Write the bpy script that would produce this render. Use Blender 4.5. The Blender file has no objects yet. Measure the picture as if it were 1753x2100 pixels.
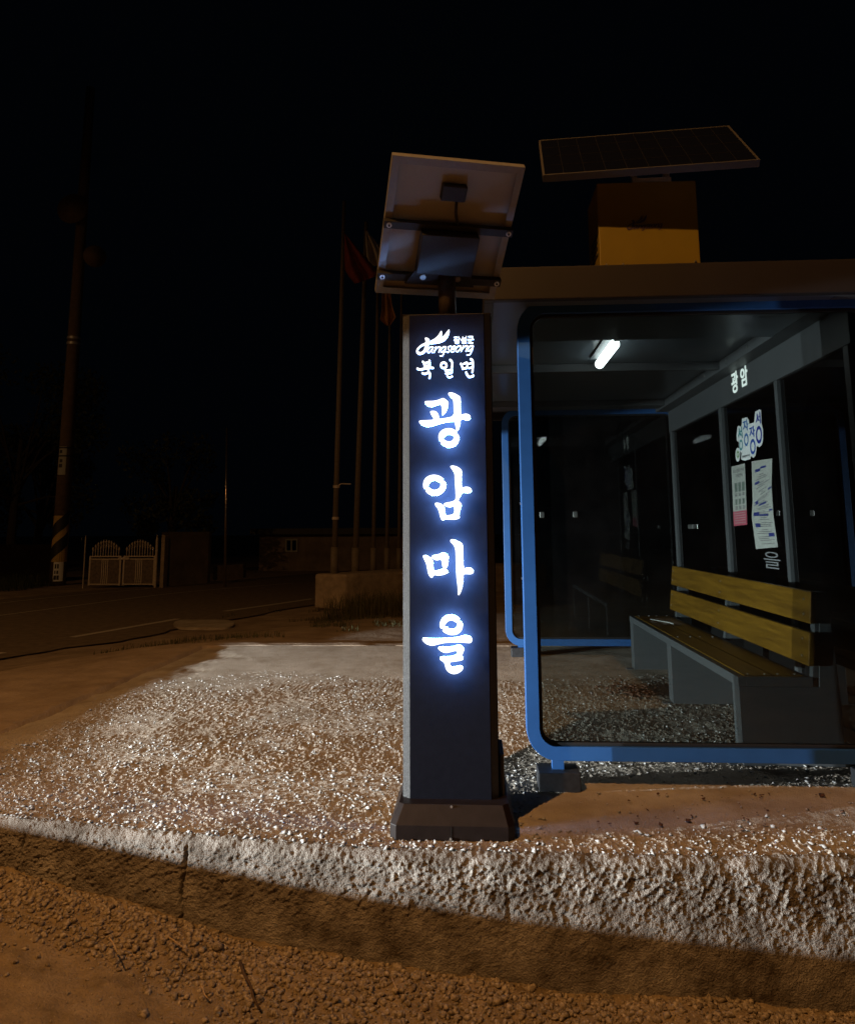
import bpy, bmesh, math, random
import numpy as np
from mathutils import Vector, Matrix
random.seed(7); rng=np.random.default_rng(7)
S=bpy.context.scene; C=S.collection
# ------------------------------------------------------------------ camera
F=1600.;CX=876.5;CY=841.;H=1.25
_n=lambda v:v/np.linalg.norm(v)
_a=_n(np.array([(975-CX)/F,-(1085-CY)/F,-1]))
_u=np.array([-.0053,1,0.]);_u[2]=(_a[0]*_u[0]+_a[1]*_u[1])/(-_a[2]);_u=_n(_u)
RW=np.array([np.cross(_a,_u),_a,_u]); CAM=np.array([0,0,H])
cd=bpy.data.cameras.new('camera'); cam=bpy.data.objects.new('camera',cd); C.objects.link(cam)
cd.sensor_fit='HORIZONTAL'; cd.sensor_width=36; cd.lens=36*F/1753
cd.shift_x=-(CX-876.5)/1753; cd.shift_y=-(1050-CY)/1753; cd.clip_start=.05; cd.clip_end=600
M=Matrix(RW.tolist()).to_4x4(); M.translation=Vector(CAM); cam.matrix_world=M
S.camera=cam
# ------------------------------------------------------------------ world, lamps, exposure
W=bpy.data.worlds.new('World'); S.world=W; W.use_nodes=True
W.node_tree.nodes['Background'].inputs[0].default_value=(.35,.6,1,1)
W.node_tree.nodes['Background'].inputs[1].default_value=.0011
S.view_settings.view_transform='Standard'; S.view_settings.look='None'
S.view_settings.exposure=0; S.view_settings.gamma=1
def lamp(name,typ,loc,power,color,size,tgt=None,**k):
    l=bpy.data.lights.new(name,typ); o=bpy.data.objects.new(name,l); C.objects.link(o)
    l.energy=power; l.color=color; l.shadow_soft_size=size; o.location=loc
    if tgt is not None: o.rotation_euler=(Vector(tgt)-Vector(loc)).to_track_quat('-Z','Y').to_euler()
    for a,b in k.items(): setattr(l,a,b)
    return o
# sodium street lamp on the road side, behind and left of the camera
lamp('street_lamp_light','SPOT',(-3.3,-1.5,8.8),2150,(1,.48,.15),.08,tgt=(-1.5,3.0,0),spot_size=math.radians(128),spot_blend=1)
lamp('street_lamp_light','SPOT',(-17.5,9.5,8.0),560,(1,.50,.17),.09,tgt=(-11,19,0),spot_size=math.radians(130),spot_blend=1)
# the two dipped headlights of a car standing to the left of the shelter
HL=[]
for yy in (.87,2.29):
    l=lamp('car_headlight','POINT',(-9.0,yy,.74),6800,(.9,.97,1),.02)
    l.data.use_nodes=True; nt=l.data.node_tree
    em=nt.nodes['Emission']
    tc=nt.nodes.new('ShaderNodeTexCoord'); sx=nt.nodes.new('ShaderNodeSeparateXYZ'); nt.links.new(tc.outputs['Normal'],sx.inputs[0])
    def mth(op,a,b):
        m=nt.nodes.new('ShaderNodeMath'); m.operation=op
        for i,v in enumerate((a,b)):
            if isinstance(v,(int,float)): m.inputs[i].default_value=v
            else: nt.links.new(v,m.inputs[i])
        return m.outputs[0]
    def step(v,lo,hi):
        m=nt.nodes.new('ShaderNodeMapRange'); m.interpolation_type='SMOOTHSTEP'
        m.inputs[1].default_value=lo; m.inputs[2].default_value=hi; m.inputs[3].default_value=0; m.inputs[4].default_value=1
        nt.links.new(v,m.inputs[0]); return m.outputs[0]
    SG=HLSIGN=1
    X_=mth('MULTIPLY',sx.outputs[0],SG); Z_=mth('MULTIPLY',sx.outputs[2],SG); Y_=mth('MULTIPLY',sx.outputs[1],SG)
    rat=mth('DIVIDE',Z_,mth('MAXIMUM',X_,.001)); ry=mth('DIVIDE',Y_,mth('MAXIMUM',X_,.001))
    lo=step(mth('SUBTRACT',rat,mth('MULTIPLY',mth('POWER',2.71828,mth('DIVIDE',mth('MAXIMUM',ry,0),-.3)),.034)),-.1193,-.1183); hi=mth('SUBTRACT',1,step(rat,.156,.164)); fw=step(X_,.05,.2)
    sd=mth('SUBTRACT',1,step(ry,1.25,1.5))
    st=mth('MULTIPLY',mth('MULTIPLY',mth('MULTIPLY',lo,hi),mth('MULTIPLY',fw,sd)),mth('SUBTRACT',1,mth('MULTIPLY',step(rat,-.01,.15),.55)))
    nt.links.new(st,em.inputs['Strength'])
    HL.append(l)
# ------------------------------------------------------------------ helpers
def ray(x,y): return RW@np.array([(x-CX)/F,-(y-CY)/F,-1.])
def onY(x,y,Y): d=ray(x,y); return CAM+d*(Y/d[1])
def onX(x,y,X): d=ray(x,y); return CAM+d*(X/d[0])
def onZ(x,y,Z=0): d=ray(x,y); return CAM+d*((Z-H)/d[2])
def mat(name,col,rough=.6,metal=0,spec=.5,noise=0,nscale=8,bump=0,bscale=60,emit=None,estr=0,col2=None,detail=6):
    m=bpy.data.materials.new(name); m.use_nodes=True; nt=m.node_tree; b=nt.nodes['Principled BSDF']
    b.inputs['Base Color'].default_value=(*col,1); b.inputs['Roughness'].default_value=rough
    b.inputs['Metallic'].default_value=metal; b.inputs['Specular IOR Level'].default_value=spec
    tc=nt.nodes.new('ShaderNodeTexCoord')
    if noise or col2:
        n=nt.nodes.new('ShaderNodeTexNoise'); n.inputs['Scale'].default_value=nscale; n.inputs['Detail'].default_value=detail
        n.inputs['Roughness'].default_value=.65
        nt.links.new(tc.outputs['Object'],n.inputs['Vector'])
        r=nt.nodes.new('ShaderNodeValToRGB'); nt.links.new(n.outputs[0],r.inputs[0])
        r.color_ramp.elements[0].position=.32; r.color_ramp.elements[1].position=.68
        c2=col2 if col2 else tuple(min(1,c*(1+noise)) for c in col)
        c1=col if col2 else tuple(c*(1-noise) for c in col)
        r.color_ramp.elements[0].color=(*c1,1); r.color_ramp.elements[1].color=(*c2,1)
        nt.links.new(r.outputs[0],b.inputs['Base Color'])
    if bump:
        n2=nt.nodes.new('ShaderNodeTexNoise'); n2.inputs['Scale'].default_value=bscale; n2.inputs['Detail'].default_value=5
        nt.links.new(tc.outputs['Object'],n2.inputs['Vector'])
        bp=nt.nodes.new('ShaderNodeBump'); bp.inputs['Strength'].default_value=bump; bp.inputs['Distance'].default_value=.01
        nt.links.new(n2.outputs[0],bp.inputs['Height']); nt.links.new(bp.outputs[0],b.inputs['Normal'])
    if emit: b.inputs['Emission Color'].default_value=(*emit,1); b.inputs['Emission Strength'].default_value=estr
    return m
def stretch(m,v):
    nt=m.node_tree; tc=[n for n in nt.nodes if n.type=='TEX_COORD'][0]
    mp=nt.nodes.new('ShaderNodeMapping'); mp.inputs['Scale'].default_value=v
    for l in list(nt.links):
        if l.from_node==tc: to=l.to_socket; nt.links.remove(l); nt.links.new(mp.outputs[0],to)
    nt.links.new(tc.outputs['Object'],mp.inputs[0]); return m
def glass(name,tint,ior=1.5,rough=0.0,dust=.0):
    m=bpy.data.materials.new(name); m.use_nodes=True; nt=m.node_tree; nt.nodes.clear()
    o=nt.nodes.new('ShaderNodeOutputMaterial'); t=nt.nodes.new('ShaderNodeBsdfTransparent'); t.inputs[0].default_value=(*tint,1)
    g=nt.nodes.new('ShaderNodeBsdfGlossy'); g.inputs['Roughness'].default_value=rough
    f=nt.nodes.new('ShaderNodeFresnel'); f.inputs[0].default_value=ior
    mx=nt.nodes.new('ShaderNodeMixShader'); nt.links.new(f.outputs[0],mx.inputs[0]); nt.links.new(t.outputs[0],mx.inputs[1]); nt.links.new(g.outputs[0],mx.inputs[2])
    last=mx
    if dust:
        d=nt.nodes.new('ShaderNodeBsdfDiffuse'); d.inputs[0].default_value=(.5,.52,.55,1)
        n=nt.nodes.new('ShaderNodeTexNoise'); n.inputs['Scale'].default_value=5; n.inputs['Detail'].default_value=8
        tc=nt.nodes.new('ShaderNodeTexCoord'); nt.links.new(tc.outputs['Object'],n.inputs['Vector'])
        mr=nt.nodes.new('ShaderNodeMapRange'); mr.inputs[1].default_value=.35; mr.inputs[2].default_value=.75; mr.inputs[3].default_value=dust*.3; mr.inputs[4].default_value=dust
        nt.links.new(n.outputs[0],mr.inputs[0])
        m2=nt.nodes.new('ShaderNodeMixShader'); nt.links.new(mr.outputs[0],m2.inputs[0]); nt.links.new(mx.outputs[0],m2.inputs[1]); nt.links.new(d.outputs[0],m2.inputs[2]); last=m2
    nt.links.new(last.outputs[0],o.inputs[0]); return m
def tag(o,label=None,cat=None,group=None,kind=None):
    if label: o['label']=label
    if cat: o['category']=cat
    if group: o['group']=group
    if kind: o['kind']=kind
    return o
def empty(name,loc,label,cat,group=None):
    o=bpy.data.objects.new(name,None); C.objects.link(o); o.location=loc; return tag(o,label,cat,group)
def link(name,me,m,parent=None,smooth=False):
    o=bpy.data.objects.new(name,me); C.objects.link(o)
    if m: me.materials.append(m)
    if smooth: me.shade_smooth()
    if parent is not None:
        o.parent=parent
        root=parent; off=Vector()
        while root is not None: off+=root.location; root=root.parent
        for v in me.vertices: v.co-=off          # meshes are written in world space, kept relative to their thing
    else:
        # origin at own base centre
        if len(me.vertices):
            co=np.empty(len(me.vertices)*3); me.vertices.foreach_get('co',co); co=co.reshape(-1,3)
            c=np.array([(co[:,0].min()+co[:,0].max())/2,(co[:,1].min()+co[:,1].max())/2,co[:,2].min()])
            me.vertices.foreach_set('co',(co-c).ravel()); o.location=c
    return o
class MB:
    def __init__(s): s.v=[]; s.f=[]
    def add(s,v,f):
        k=len(s.v); s.v+= [tuple(map(float,p)) for p in v]; s.f+=[tuple(i+k for i in q) for q in f]; return s
    def box(s,x0,x1,y0,y1,z0,z1,T=None):
        v=[(x,y,z) for x in(x0,x1) for y in(y0,y1) for z in(z0,z1)]
        if T is not None: v=[tuple(T@Vector(p)) for p in v]
        return s.add(v,[(0,1,3,2),(4,6,7,5),(0,4,5,1),(2,3,7,6),(0,2,6,4),(1,5,7,3)])
    def prism(s,poly,axis,a,b):
        # poly in the two other axes (cyclic), extruded a..b along axis
        def P(p,t):
            return {'x':(t,p[0],p[1]),'y':(p[0],t,p[1]),'z':(p[0],p[1],t)}[axis]
        n=len(poly); v=[P(p,a) for p in poly]+[P(p,b) for p in poly]
        return s.add(v,[tuple(range(n)),tuple(range(2*n-1,n-1,-1))]+[(i,(i+1)%n,(i+1)%n+n,i+n) for i in range(n)])
    def tube(s,pts,r,n=10,cap=True):
        pts=[Vector([float(q) for q in p]) for p in pts]; rs=[float(q) for q in (r if isinstance(r,(list,tuple)) else [r]*len(pts))]; k=len(s.v); up=None
        for i,p in enumerate(pts):
            d=(pts[min(i+1,len(pts)-1)]-pts[max(i-1,0)]).normalized()
            if up is None: up=Vector((0,0,1)) if abs(d.z)<.9 else Vector((1,0,0))
            a=d.cross(up).normalized(); b=d.cross(a).normalized(); up=b.cross(d).normalized() if False else up
            for j in range(n):
                t=2*math.pi*j/n; s.v.append(tuple(p+rs[i]*(a*math.cos(t)+b*math.sin(t))))
        for i in range(len(pts)-1):
            for j in range(n):
                s.f.append((k+i*n+j,k+i*n+(j+1)%n,k+(i+1)*n+(j+1)%n,k+(i+1)*n+j))
        if cap: s.f.append(tuple(k+j for j in range(n))[::-1]); s.f.append(tuple(k+(len(pts)-1)*n+j for j in range(n)))
        return s
    def mesh(s,name):
        me=bpy.data.meshes.new(name); me.from_pydata(s.v,[],s.f); me.update()
        bm=bmesh.new(); bm.from_mesh(me); bmesh.ops.recalc_face_normals(bm,faces=bm.faces); bm.to_mesh(me); bm.free(); return me
    def build(s,name,m,parent=None,bevel=0,smooth=False):
        s.v=[tuple(map(float,p)) for p in s.v]
        o=link(name,s.mesh(name),m,parent,smooth)
        if bevel:
            b=o.modifiers.new('bevel','BEVEL'); b.width=bevel; b.segments=2; b.limit_method='ANGLE'
        return o
def gridmesh(name,P):
    """P: array (rows,cols,3)"""
    r,c,_=P.shape; me=bpy.data.meshes.new(name)
    me.vertices.add(r*c); me.vertices.foreach_set('co',P.reshape(-1).astype(np.float32))
    i=np.arange(r*c).reshape(r,c); q=np.stack([i[:-1,:-1],i[:-1,1:],i[1:,1:],i[1:,:-1]],-1).reshape(-1,4)
    return fill(me,q)
def fill(me,q):
    n=len(q); k=q.shape[1]
    me.loops.add(n*k); me.loops.foreach_set('vertex_index',q.ravel().astype(np.int32))
    me.polygons.add(n); me.polygons.foreach_set('loop_start',np.arange(0,n*k,k,dtype=np.int32)); 
    me.update(calc_edges=True); me.validate(); return me
_lat={}
def vn(x,y,sc,seed):
    if seed not in _lat: _lat[seed]=np.random.default_rng(seed).random((256,256))
    L=_lat[seed]; u=x/sc; v=y/sc; iu=np.floor(u).astype(int); iv=np.floor(v).astype(int); fu=u-iu; fv=v-iv
    fu=fu*fu*(3-2*fu); fv=fv*fv*(3-2*fv); g=lambda a,b:L[a&255,b&255]
    return (g(iu,iv)*(1-fu)+g(iu+1,iv)*fu)*(1-fv)+(g(iu,iv+1)*(1-fu)+g(iu+1,iv+1)*fu)*fv-.5
def fbm(x,y,sc,seed,o=4,g=.55):
    t=0;a=1
    for k in range(o): t=t+a*vn(x+k*13.7,y-k*7.1,sc,seed+k); a*=g; sc*=.5
    return t
def stones(name,pts,sizes,m,parts='ico',seed=1,flat=.7):
    r=np.random.default_rng(seed)
    if parts=='ico':
        t=(1+5**.5)/2
        V=np.array([(-1,t,0),(1,t,0),(-1,-t,0),(1,-t,0),(0,-1,t),(0,1,t),(0,-1,-t),(0,1,-t),(t,0,-1),(t,0,1),(-t,0,-1),(-t,0,1)])/1.9
        Fc=np.array([(0,11,5),(0,5,1),(0,1,7),(0,7,10),(0,10,11),(1,5,9),(5,11,4),(11,10,2),(10,7,6),(7,1,8),(3,9,4),(3,4,2),(3,2,6),(3,6,8),(3,8,9),(4,9,5),(2,4,11),(6,2,10),(8,6,7),(9,8,1)])
    else:
        V=np.array([(1,0,0),(-1,0,0),(0,1,0),(0,-1,0),(0,0,1),(0,0,-1)],float)
        Fc=np.array([(0,2,4),(2,1,4),(1,3,4),(3,0,4),(2,0,5),(1,2,5),(3,1,5),(0,3,5)])
    n=len(pts); A=np.repeat(V[None],n,0)
    A=A*(1+r.uniform(-.52,.52,A.shape)); A=A*r.uniform(.6,1.3,(n,1,3))*np.array([1,1,flat])
    a=r.uniform(0,6.283,n); ca,sa=np.cos(a)[:,None],np.sin(a)[:,None]
    tl=r.uniform(-.6,.6,n); ct,st=np.cos(tl)[:,None],np.sin(tl)[:,None]
    y=A[...,1]*ct-A[...,2]*st; z=A[...,1]*st+A[...,2]*ct; A[...,1]=y; A[...,2]=z
    x=A[...,0]*ca-A[...,1]*sa; y=A[...,0]*sa+A[...,1]*ca; A[...,0]=x; A[...,1]=y
    A=A*sizes[:,None,None]+pts[:,None,:]
    me=bpy.data.meshes.new(name); me.vertices.add(n*len(V)); me.vertices.foreach_set('co',A.reshape(-1).astype(np.float32))
    q=(Fc[None]+(np.arange(n)*len(V))[:,None,None]).reshape(-1,3); fill(me,q)
    return link(name,me,m)
# ------------------------------------------------------------------ materials
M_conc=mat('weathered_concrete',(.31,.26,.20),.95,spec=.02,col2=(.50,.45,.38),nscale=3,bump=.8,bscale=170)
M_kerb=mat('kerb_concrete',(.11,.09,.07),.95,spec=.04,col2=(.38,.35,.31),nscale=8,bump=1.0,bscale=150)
M_dirt=mat('dirt',(.23,.175,.125),.97,spec=.03,col2=(.40,.32,.24),nscale=2.2,bump=1.0,bscale=32)
M_soil=mat('road_dirt',(.19,.14,.08),.97,spec=.03,col2=(.38,.29,.175),nscale=9,bump=.9,bscale=110)
M_grit=mat('pale_grit',(.38,.375,.36),.95,spec=.05,noise=.25,nscale=20)
M_stone=mat('gravel',(.13,.10,.065),.95,spec=.05,col2=(.50,.41,.29),nscale=70,detail=2)
M_asph=mat('asphalt',(.18,.14,.10),.9,spec=.3,noise=.3,nscale=6,bump=.4,bscale=150)
M_paint=mat('road_paint',(.5,.46,.4),.8,noise=.35,nscale=30)
M_face=mat('dark_sign_panel',(.008,.0085,.013),.55,spec=.04,noise=.12,nscale=30,bump=.05,bscale=300)
M_side=mat('sign_side_metal',(.006,.006,.006),.6,col2=(.075,.075,.075),nscale=170,bump=.5,bscale=500)
M_base=mat('brown_painted_base',(.014,.009,.0075),.45,spec=.15,noise=.2,nscale=20)
M_let=mat('lit_letter',(.8,.8,.8),.5,emit=(.9,.96,1),estr=1.5)
M_bloom=mat('added_letter_bloom',(.3,.5,.9),.5,emit=(.20,.44,1.0),estr=120)  # added glow source standing in for lens bloom round the letters
M_bloom2=mat('added_small_letter_bloom',(.3,.5,.9),.5,emit=(.26,.50,1.0),estr=16)  # weaker added glow, bloom of the small lettering
M_alu=mat('aluminium_frame',(.55,.54,.52),.45,metal=.6,noise=.08,nscale=40)
M_alud=mat('dull_aluminium',(.08,.075,.07),.6,metal=.2,noise=.08,nscale=40)
M_alum=mat('panel_frame_aluminium',(.30,.29,.28),.5,metal=.4,noise=.08,nscale=40)
M_back=mat('panel_backsheet',(.42,.39,.33),.8,noise=.05,nscale=4)
M_pst=mat('post_paint',(.06,.045,.035),.4,noise=.3,nscale=90,bump=.2,bscale=300)
M_blk=mat('black_steel',(.022,.021,.02),.5,noise=.2,nscale=60)
M_cell=mat('solar_cells',(.006,.007,.014),.12,spec=.6)
M_line=mat('cell_line',(.010,.010,.011),.5)
M_bolt=mat('bolt_steel',(.7,.7,.68),.3,metal=.9)
M_blue=mat('blue_frame_paint',(.022,.092,.27),.45,spec=.4,noise=.06,nscale=12)
M_grey=mat('shelter_grey_paint',(.08,.085,.09),.5,spec=.4,noise=.06,nscale=6)
M_roof=mat('roof_fascia_paint',(.022,.018,.018),.5,noise=.08,nscale=4)
M_ceil=mat('ceiling_panel',(.10,.118,.135),.28,spec=.5,noise=.06,nscale=3)
M_dark=mat('dark_steel_foot',(.02,.022,.026),.5,noise=.3,nscale=40)
M_seal=mat('rubber_seal',(.01,.01,.011),.6)
M_glass=glass('tinted_glass',(.54,.58,.57),ior=1.52,dust=.006)
M_glassd=glass('dark_back_glass',(.07,.075,.08),ior=1.7,dust=.002)
M_wood=mat('yellow_stained_wood',(.09,.043,.0035),.38,spec=.4,col2=(.19,.095,.008),nscale=5,bump=.15,bscale=80)
stretch(M_wood,(6,.35,6))
M_bench=mat('bench_steel',(.065,.072,.076),.5,noise=.1,nscale=30)
M_white=mat('white_vinyl',(.85,.87,.87),.6)
M_paper=mat('poster_paper',(.40,.41,.38),.7,noise=.05,nscale=20)
M_ink=mat('dark_ink',(.05,.05,.06),.7)
M_inkb=mat('navy_ink',(.02,.03,.18),.7)
M_red=mat('poster_red',(.42,.08,.12),.7)
M_pic=mat('printed_picture',(.06,.09,.08),.7,col2=(.2,.24,.2),nscale=60)
M_box=mat('yellow_box_paint',(.20,.14,.006),.5,noise=.05,nscale=6)
M_logo=mat('logo_print',(.05,.03,.06),.5)
M_pole=mat('weathered_pole',(.21,.18,.145),.7,col2=(.13,.105,.08),nscale=20)
M_cpole=mat('concrete_pole',(.12,.085,.06),.9,noise=.25,nscale=8,bump=.3,bscale=60)
M_yel=mat('hazard_yellow',(.55,.38,.12),.6,noise=.2,nscale=20)
M_hblk=mat('hazard_black',(.02,.02,.02),.6)
M_flagr=mat('red_flag_cloth',(.20,.035,.03),.9,noise=.3,nscale=5)
M_flagw=mat('pale_flag_cloth',(.55,.48,.42),.9,noise=.15,nscale=5)
M_flago=mat('orange_flag_cloth',(.45,.22,.09),.9,noise=.3,nscale=12)
M_block=mat('cast_concrete_block',(.36,.29,.22),.95,noise=.3,nscale=5,bump=.5,bscale=40)
M_gatem=mat('gate_paint',(.6,.52,.42),.5,noise=.2,nscale=20)
M_gatep=mat('gate_panel_paint',(.16,.12,.09),.6,noise=.4,nscale=14)
M_wall=mat('plaster_wall',(.22,.18,.15),.9,noise=.35,nscale=1.5)
M_leaf=mat('dark_foliage',(.03,.04,.015),.8,col2=(.05,.06,.025),nscale=3)
M_grass=mat('dry_grass',(.09,.07,.03),.9,col2=(.05,.06,.02),nscale=2)
M_bark=mat('bark',(.05,.04,.03),.9)
M_twig=mat('dry_twig',(.09,.055,.03),.9)
M_straw=mat('pale_twig',(.5,.36,.2),.9)
M_litter=mat('dead_leaf',(.09,.04,.02),.9)
# ------------------------------------------------------------------ terrain functions
KX=[-4.6,-3.4,-2.6,-2.105,-1.228,-.776,-.353,.118,.952,1.428,2.5,5.0]
KY=[4.25,3.88,3.66,3.541,3.399,3.324,3.277,3.262,3.262,3.29,3.38,3.7]
_kx=np.linspace(-4.6,5,400); _ky=np.interp(_kx,KX,KY); _k=np.ones(25)/25
_ky=np.convolve(np.pad(_ky,12,mode='reflect',reflect_type='odd'),_k,'valid')
kerbY=lambda x:np.interp(x,_kx,_ky)
roadZ=lambda x:np.interp(x,[-9,-6,-4.6,-3.2,-2.04,-1.6,-1.2,-.98,-.5,-.3,.2,.6,1.35,3,6],[-.45,-.42,-.33,-.27,-.235,-.30,-.35,-.385,-.43,-.45,-.50,-.512,-.533,-.56,-.6])
sst=lambda t:(lambda u:u*u*(3-2*u))(np.clip(t,0,1))
def high(x,y):
    px,py=-6.3,10.2; dx,dy=.352,.936
    d=(x-px)*dy-(y-py)*dx
    top=-.10*sst((y-8.9)/.5)-.2*sst((y-9)/7)
    return -.45+(top+.45)*sst(d/3.6)
def ground_z(x,y):
    hz=high(x,y); rz=np.minimum(roadZ(x),hz+.02)
    # in front of the kerb line the lower side road
    w=sst((kerbY(x)+.22-y)/.06); w=np.where(x<-3.2,sst((kerbY(x)-.05-y)/.35),w)
    return hz*(1-w)+rz*w
# ------------------------------------------------------------------ ground sheet
def axis(lo,hi,fine_lo,fine_hi,f,g):
    a=[fine_lo]
    s=f
    while a[0]>lo: s*=g; a.insert(0,a[0]-s)
    b=list(np.arange(fine_lo+f,fine_hi,f)); a+=b; s=f
    while a[-1]<hi: s*=g; a.append(a[-1]+s)
    return np.array(a)
gx=axis(-150,150,-7,3,.035,1.07); gy=axis(-60,250,1.5,12,.035,1.06)
X,Y=np.meshgrid(gx,gy); Z=ground_z(X,Y)
amp=.012*sst((12-Y)/6)+.006
Z=Z+amp*fbm(X,Y,.35,11,5,.6)
under=(X>-3.0)&(X<2.9)&(Y>kerbY(X)+.10)&(Y<8.7); Z=np.where(under,Z-.08,Z)
near=(X>-3.4)&(X<2.9)&(Y>1.25)&(Y<kerbY(X)+.29); Z=np.where(near,Z-.06,Z)
o=tag(link('ground',gridmesh('ground',np.stack([X,Y,Z],-1)),M_dirt,smooth=True),kind='structure')
# near road surface in fine detail
rx=np.arange(-3.5,3.0,.012); ry=np.arange(1.15,3.75,.012); X,Y=np.meshgrid(rx,ry)
dk=kerbY(X)-.1-Y
pile=.045*np.exp(-(np.clip(dk,0,9)/.16)**2)*(1+.8*fbm(X,Y,.4,31,2))
Z=np.minimum(roadZ(X),high(X,Y)+.02)+pile*sst((X+3.2)/.5)+.013*fbm(X,Y,.12,21,6,.68)+.006*np.maximum(fbm(X,Y,.03,27,2),0)
e=np.minimum.reduce([X+3.5,3.0-X,Y-1.15,np.full_like(X,9)]); Z-=.05*sst(1-e/.12)
tag(link('side_road',gridmesh('side_road',np.stack([X,Y,Z],-1)),M_soil,smooth=True),kind='structure')
# ------------------------------------------------------------------ pavement + kerb, one continuous cast surface
px=np.arange(-3.3,2.75,.0047)
def joint(x):
    g=0
    for jx,w,dp in ((-1.965,.006,.014),(-1.21,.007,.022),(.10,.006,.004),(1.9,.006,.012)): g=g+dp*np.exp(-((x-jx)/w)**2)
    return g
def crumb(u,v):
    a=fbm(u,v,.018,41,3,.8); b=np.maximum(fbm(u,v,.0115,51,2,.7)-.04,0); return a,b
# kerb
hh=np.linspace(0,1,112); th=np.linspace(0,math.pi/2,14)
rows=[]
K=kerbY(px); RZ=np.minimum(roadZ(px),-.12)-.06; top=high(px,K)*sst((-2.9-px)/.4)
for t in th: rows.append((K+.035-.05*np.sin(t),top-.05*(1-np.cos(t)),np.full_like(px,math.sin(t)),.05*t))
for h_ in hh[1:]:
    z=top-.05-(top-.05-RZ)*h_; rows.append((K-.015-.06*(-(z-top)-.05),z,np.ones_like(px),.078+(-(z)-.05)))
Yk=np.array([r[0] for r in rows]); Zk=np.array([r[1] for r in rows]); Nk=np.array([r[2] for r in rows]); Sk=np.array([np.broadcast_to(r[3],px.shape) for r in rows])
Xk=np.repeat(px[None],len(rows),0)
a,b=crumb(Xk+.5*Sk,Sk)
big=fbm(Xk,Sk,.16,71,3)
smoothpatch=sst((fbm(Xk,Sk,.5,81,2)-.18)/.12)*sst((.2-Sk)/.1)
am=(.4+.6*sst((.40-Sk)/.25))*(1-.8*smoothpatch)
Dk=am*(.0066*a+.0115*b)+.002*fbm(Xk,Sk,.06,72,3)+.006*big-joint(Xk+.022*fbm(Xk,Sk,.12,91,4))*sst((Sk-.05)/.05)
Dk=Dk*(1-.0*Nk)
P=np.stack([Xk,Yk-Dk*Nk,Zk+Dk*(1-Nk)*sst(1-Nk*.2)],-1)
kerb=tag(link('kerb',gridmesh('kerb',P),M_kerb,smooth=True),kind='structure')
# pavement top
ty=np.concatenate([np.linspace(0,1.2,170),np.linspace(1.2,2.9,130)[1:],np.linspace(2.9,5.55,70)[1:]])
Xp=np.repeat(px[None],len(ty),0); Yp=K[None]+.035+ty[:,None]*((8.85-K[None]-.035)/ty[-1])
a,b=crumb(Xp+.5*(0),Yp-K[None]-.035)
zone=sst((6.9+.35*Xp*.2-Yp+.5*fbm(Xp,Yp,.9,61,3))/.5)          # crumbly front part, trowelled smooth at the back
worn=sst((fbm(Xp,Yp,.45,62,3)+.30)/.35)
flatp=sst((Xp-.22+.15*fbm(Xp,Yp,.3,67,3))/.15)*sst((4.2-Yp)/.1)*sst((Yp-3.42-.11*(Xp-.2)+.12*fbm(Xp,Yp,.2,68,3))/.08)
am=zone*(.25+.75*worn)*(1-.85*flatp)
under_sh=sst((Xp-.2)/.15)
Dp=am*(.0046*a+.0150*b)*(1-.45*sst((Yp-4.2)/2))+.0022*fbm(Xp,Yp,.25,63,4)+.003*fbm(Xp,Yp,.05,64,3)*(.25+.75*zone)
fr=sst((Yp-K[None]-.035)/.06); Dp=Dp*fr+(1-fr)*P[0,:,2][None]*1.0
lx=Xp+.55*fbm(Xp,Yp,.8,66,5,.6)
edge=.035*sst((-2.55-lx)/.7)+.10*sst((Yp-8.78)/.06)
Zp=high(Xp,np.minimum(Yp,8.85))*sst((-2.6-Xp)/.8)+Dp-edge
Zp[0]=P[0,:,2]
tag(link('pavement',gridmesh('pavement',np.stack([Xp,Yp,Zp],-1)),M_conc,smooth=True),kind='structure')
# loose pale grit on the pavement
n=9500; u=rng.random(n*2); gxp=-2.75+rng.random(n*2)*5.4; kk=kerbY(gxp); gyp=kk+.02+(u**1.45)*4.2
keep=(fbm(gxp,gyp,.5,62,3)>-.28)&((6.9-gyp+.5*fbm(gxp,gyp,.9,61,3))>0)&(rng.random(n*2)<np.where(gxp>.15,.6,1))
# keep only what stands clear of the base
keep&=~((gxp>-.37)&(gxp<.15)&(gyp>3.38)&(gyp<3.9))
gxp=gxp[keep][:n]; gyp=gyp[keep][:n]; sz=.0035+.0095*rng.random(len(gxp))**3; _fl=(gxp>.28)&(gyp<4.15)&(gyp>3.5+.11*(gxp-.2)); _fl&=rng.random(len(gxp))<.85; gxp,gyp,sz=gxp[~_fl],gyp[~_fl],sz[~_fl]
sz*=np.where(gyp>4.8,.75,1); sz*=1.15
tag(stones('grit',np.stack([gxp,gyp,.002+sz*.25],-1),sz,M_grit,'oct',3,.42),'pale broken grit scattered over the rough concrete pavement','grit',kind='stuff')
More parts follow.
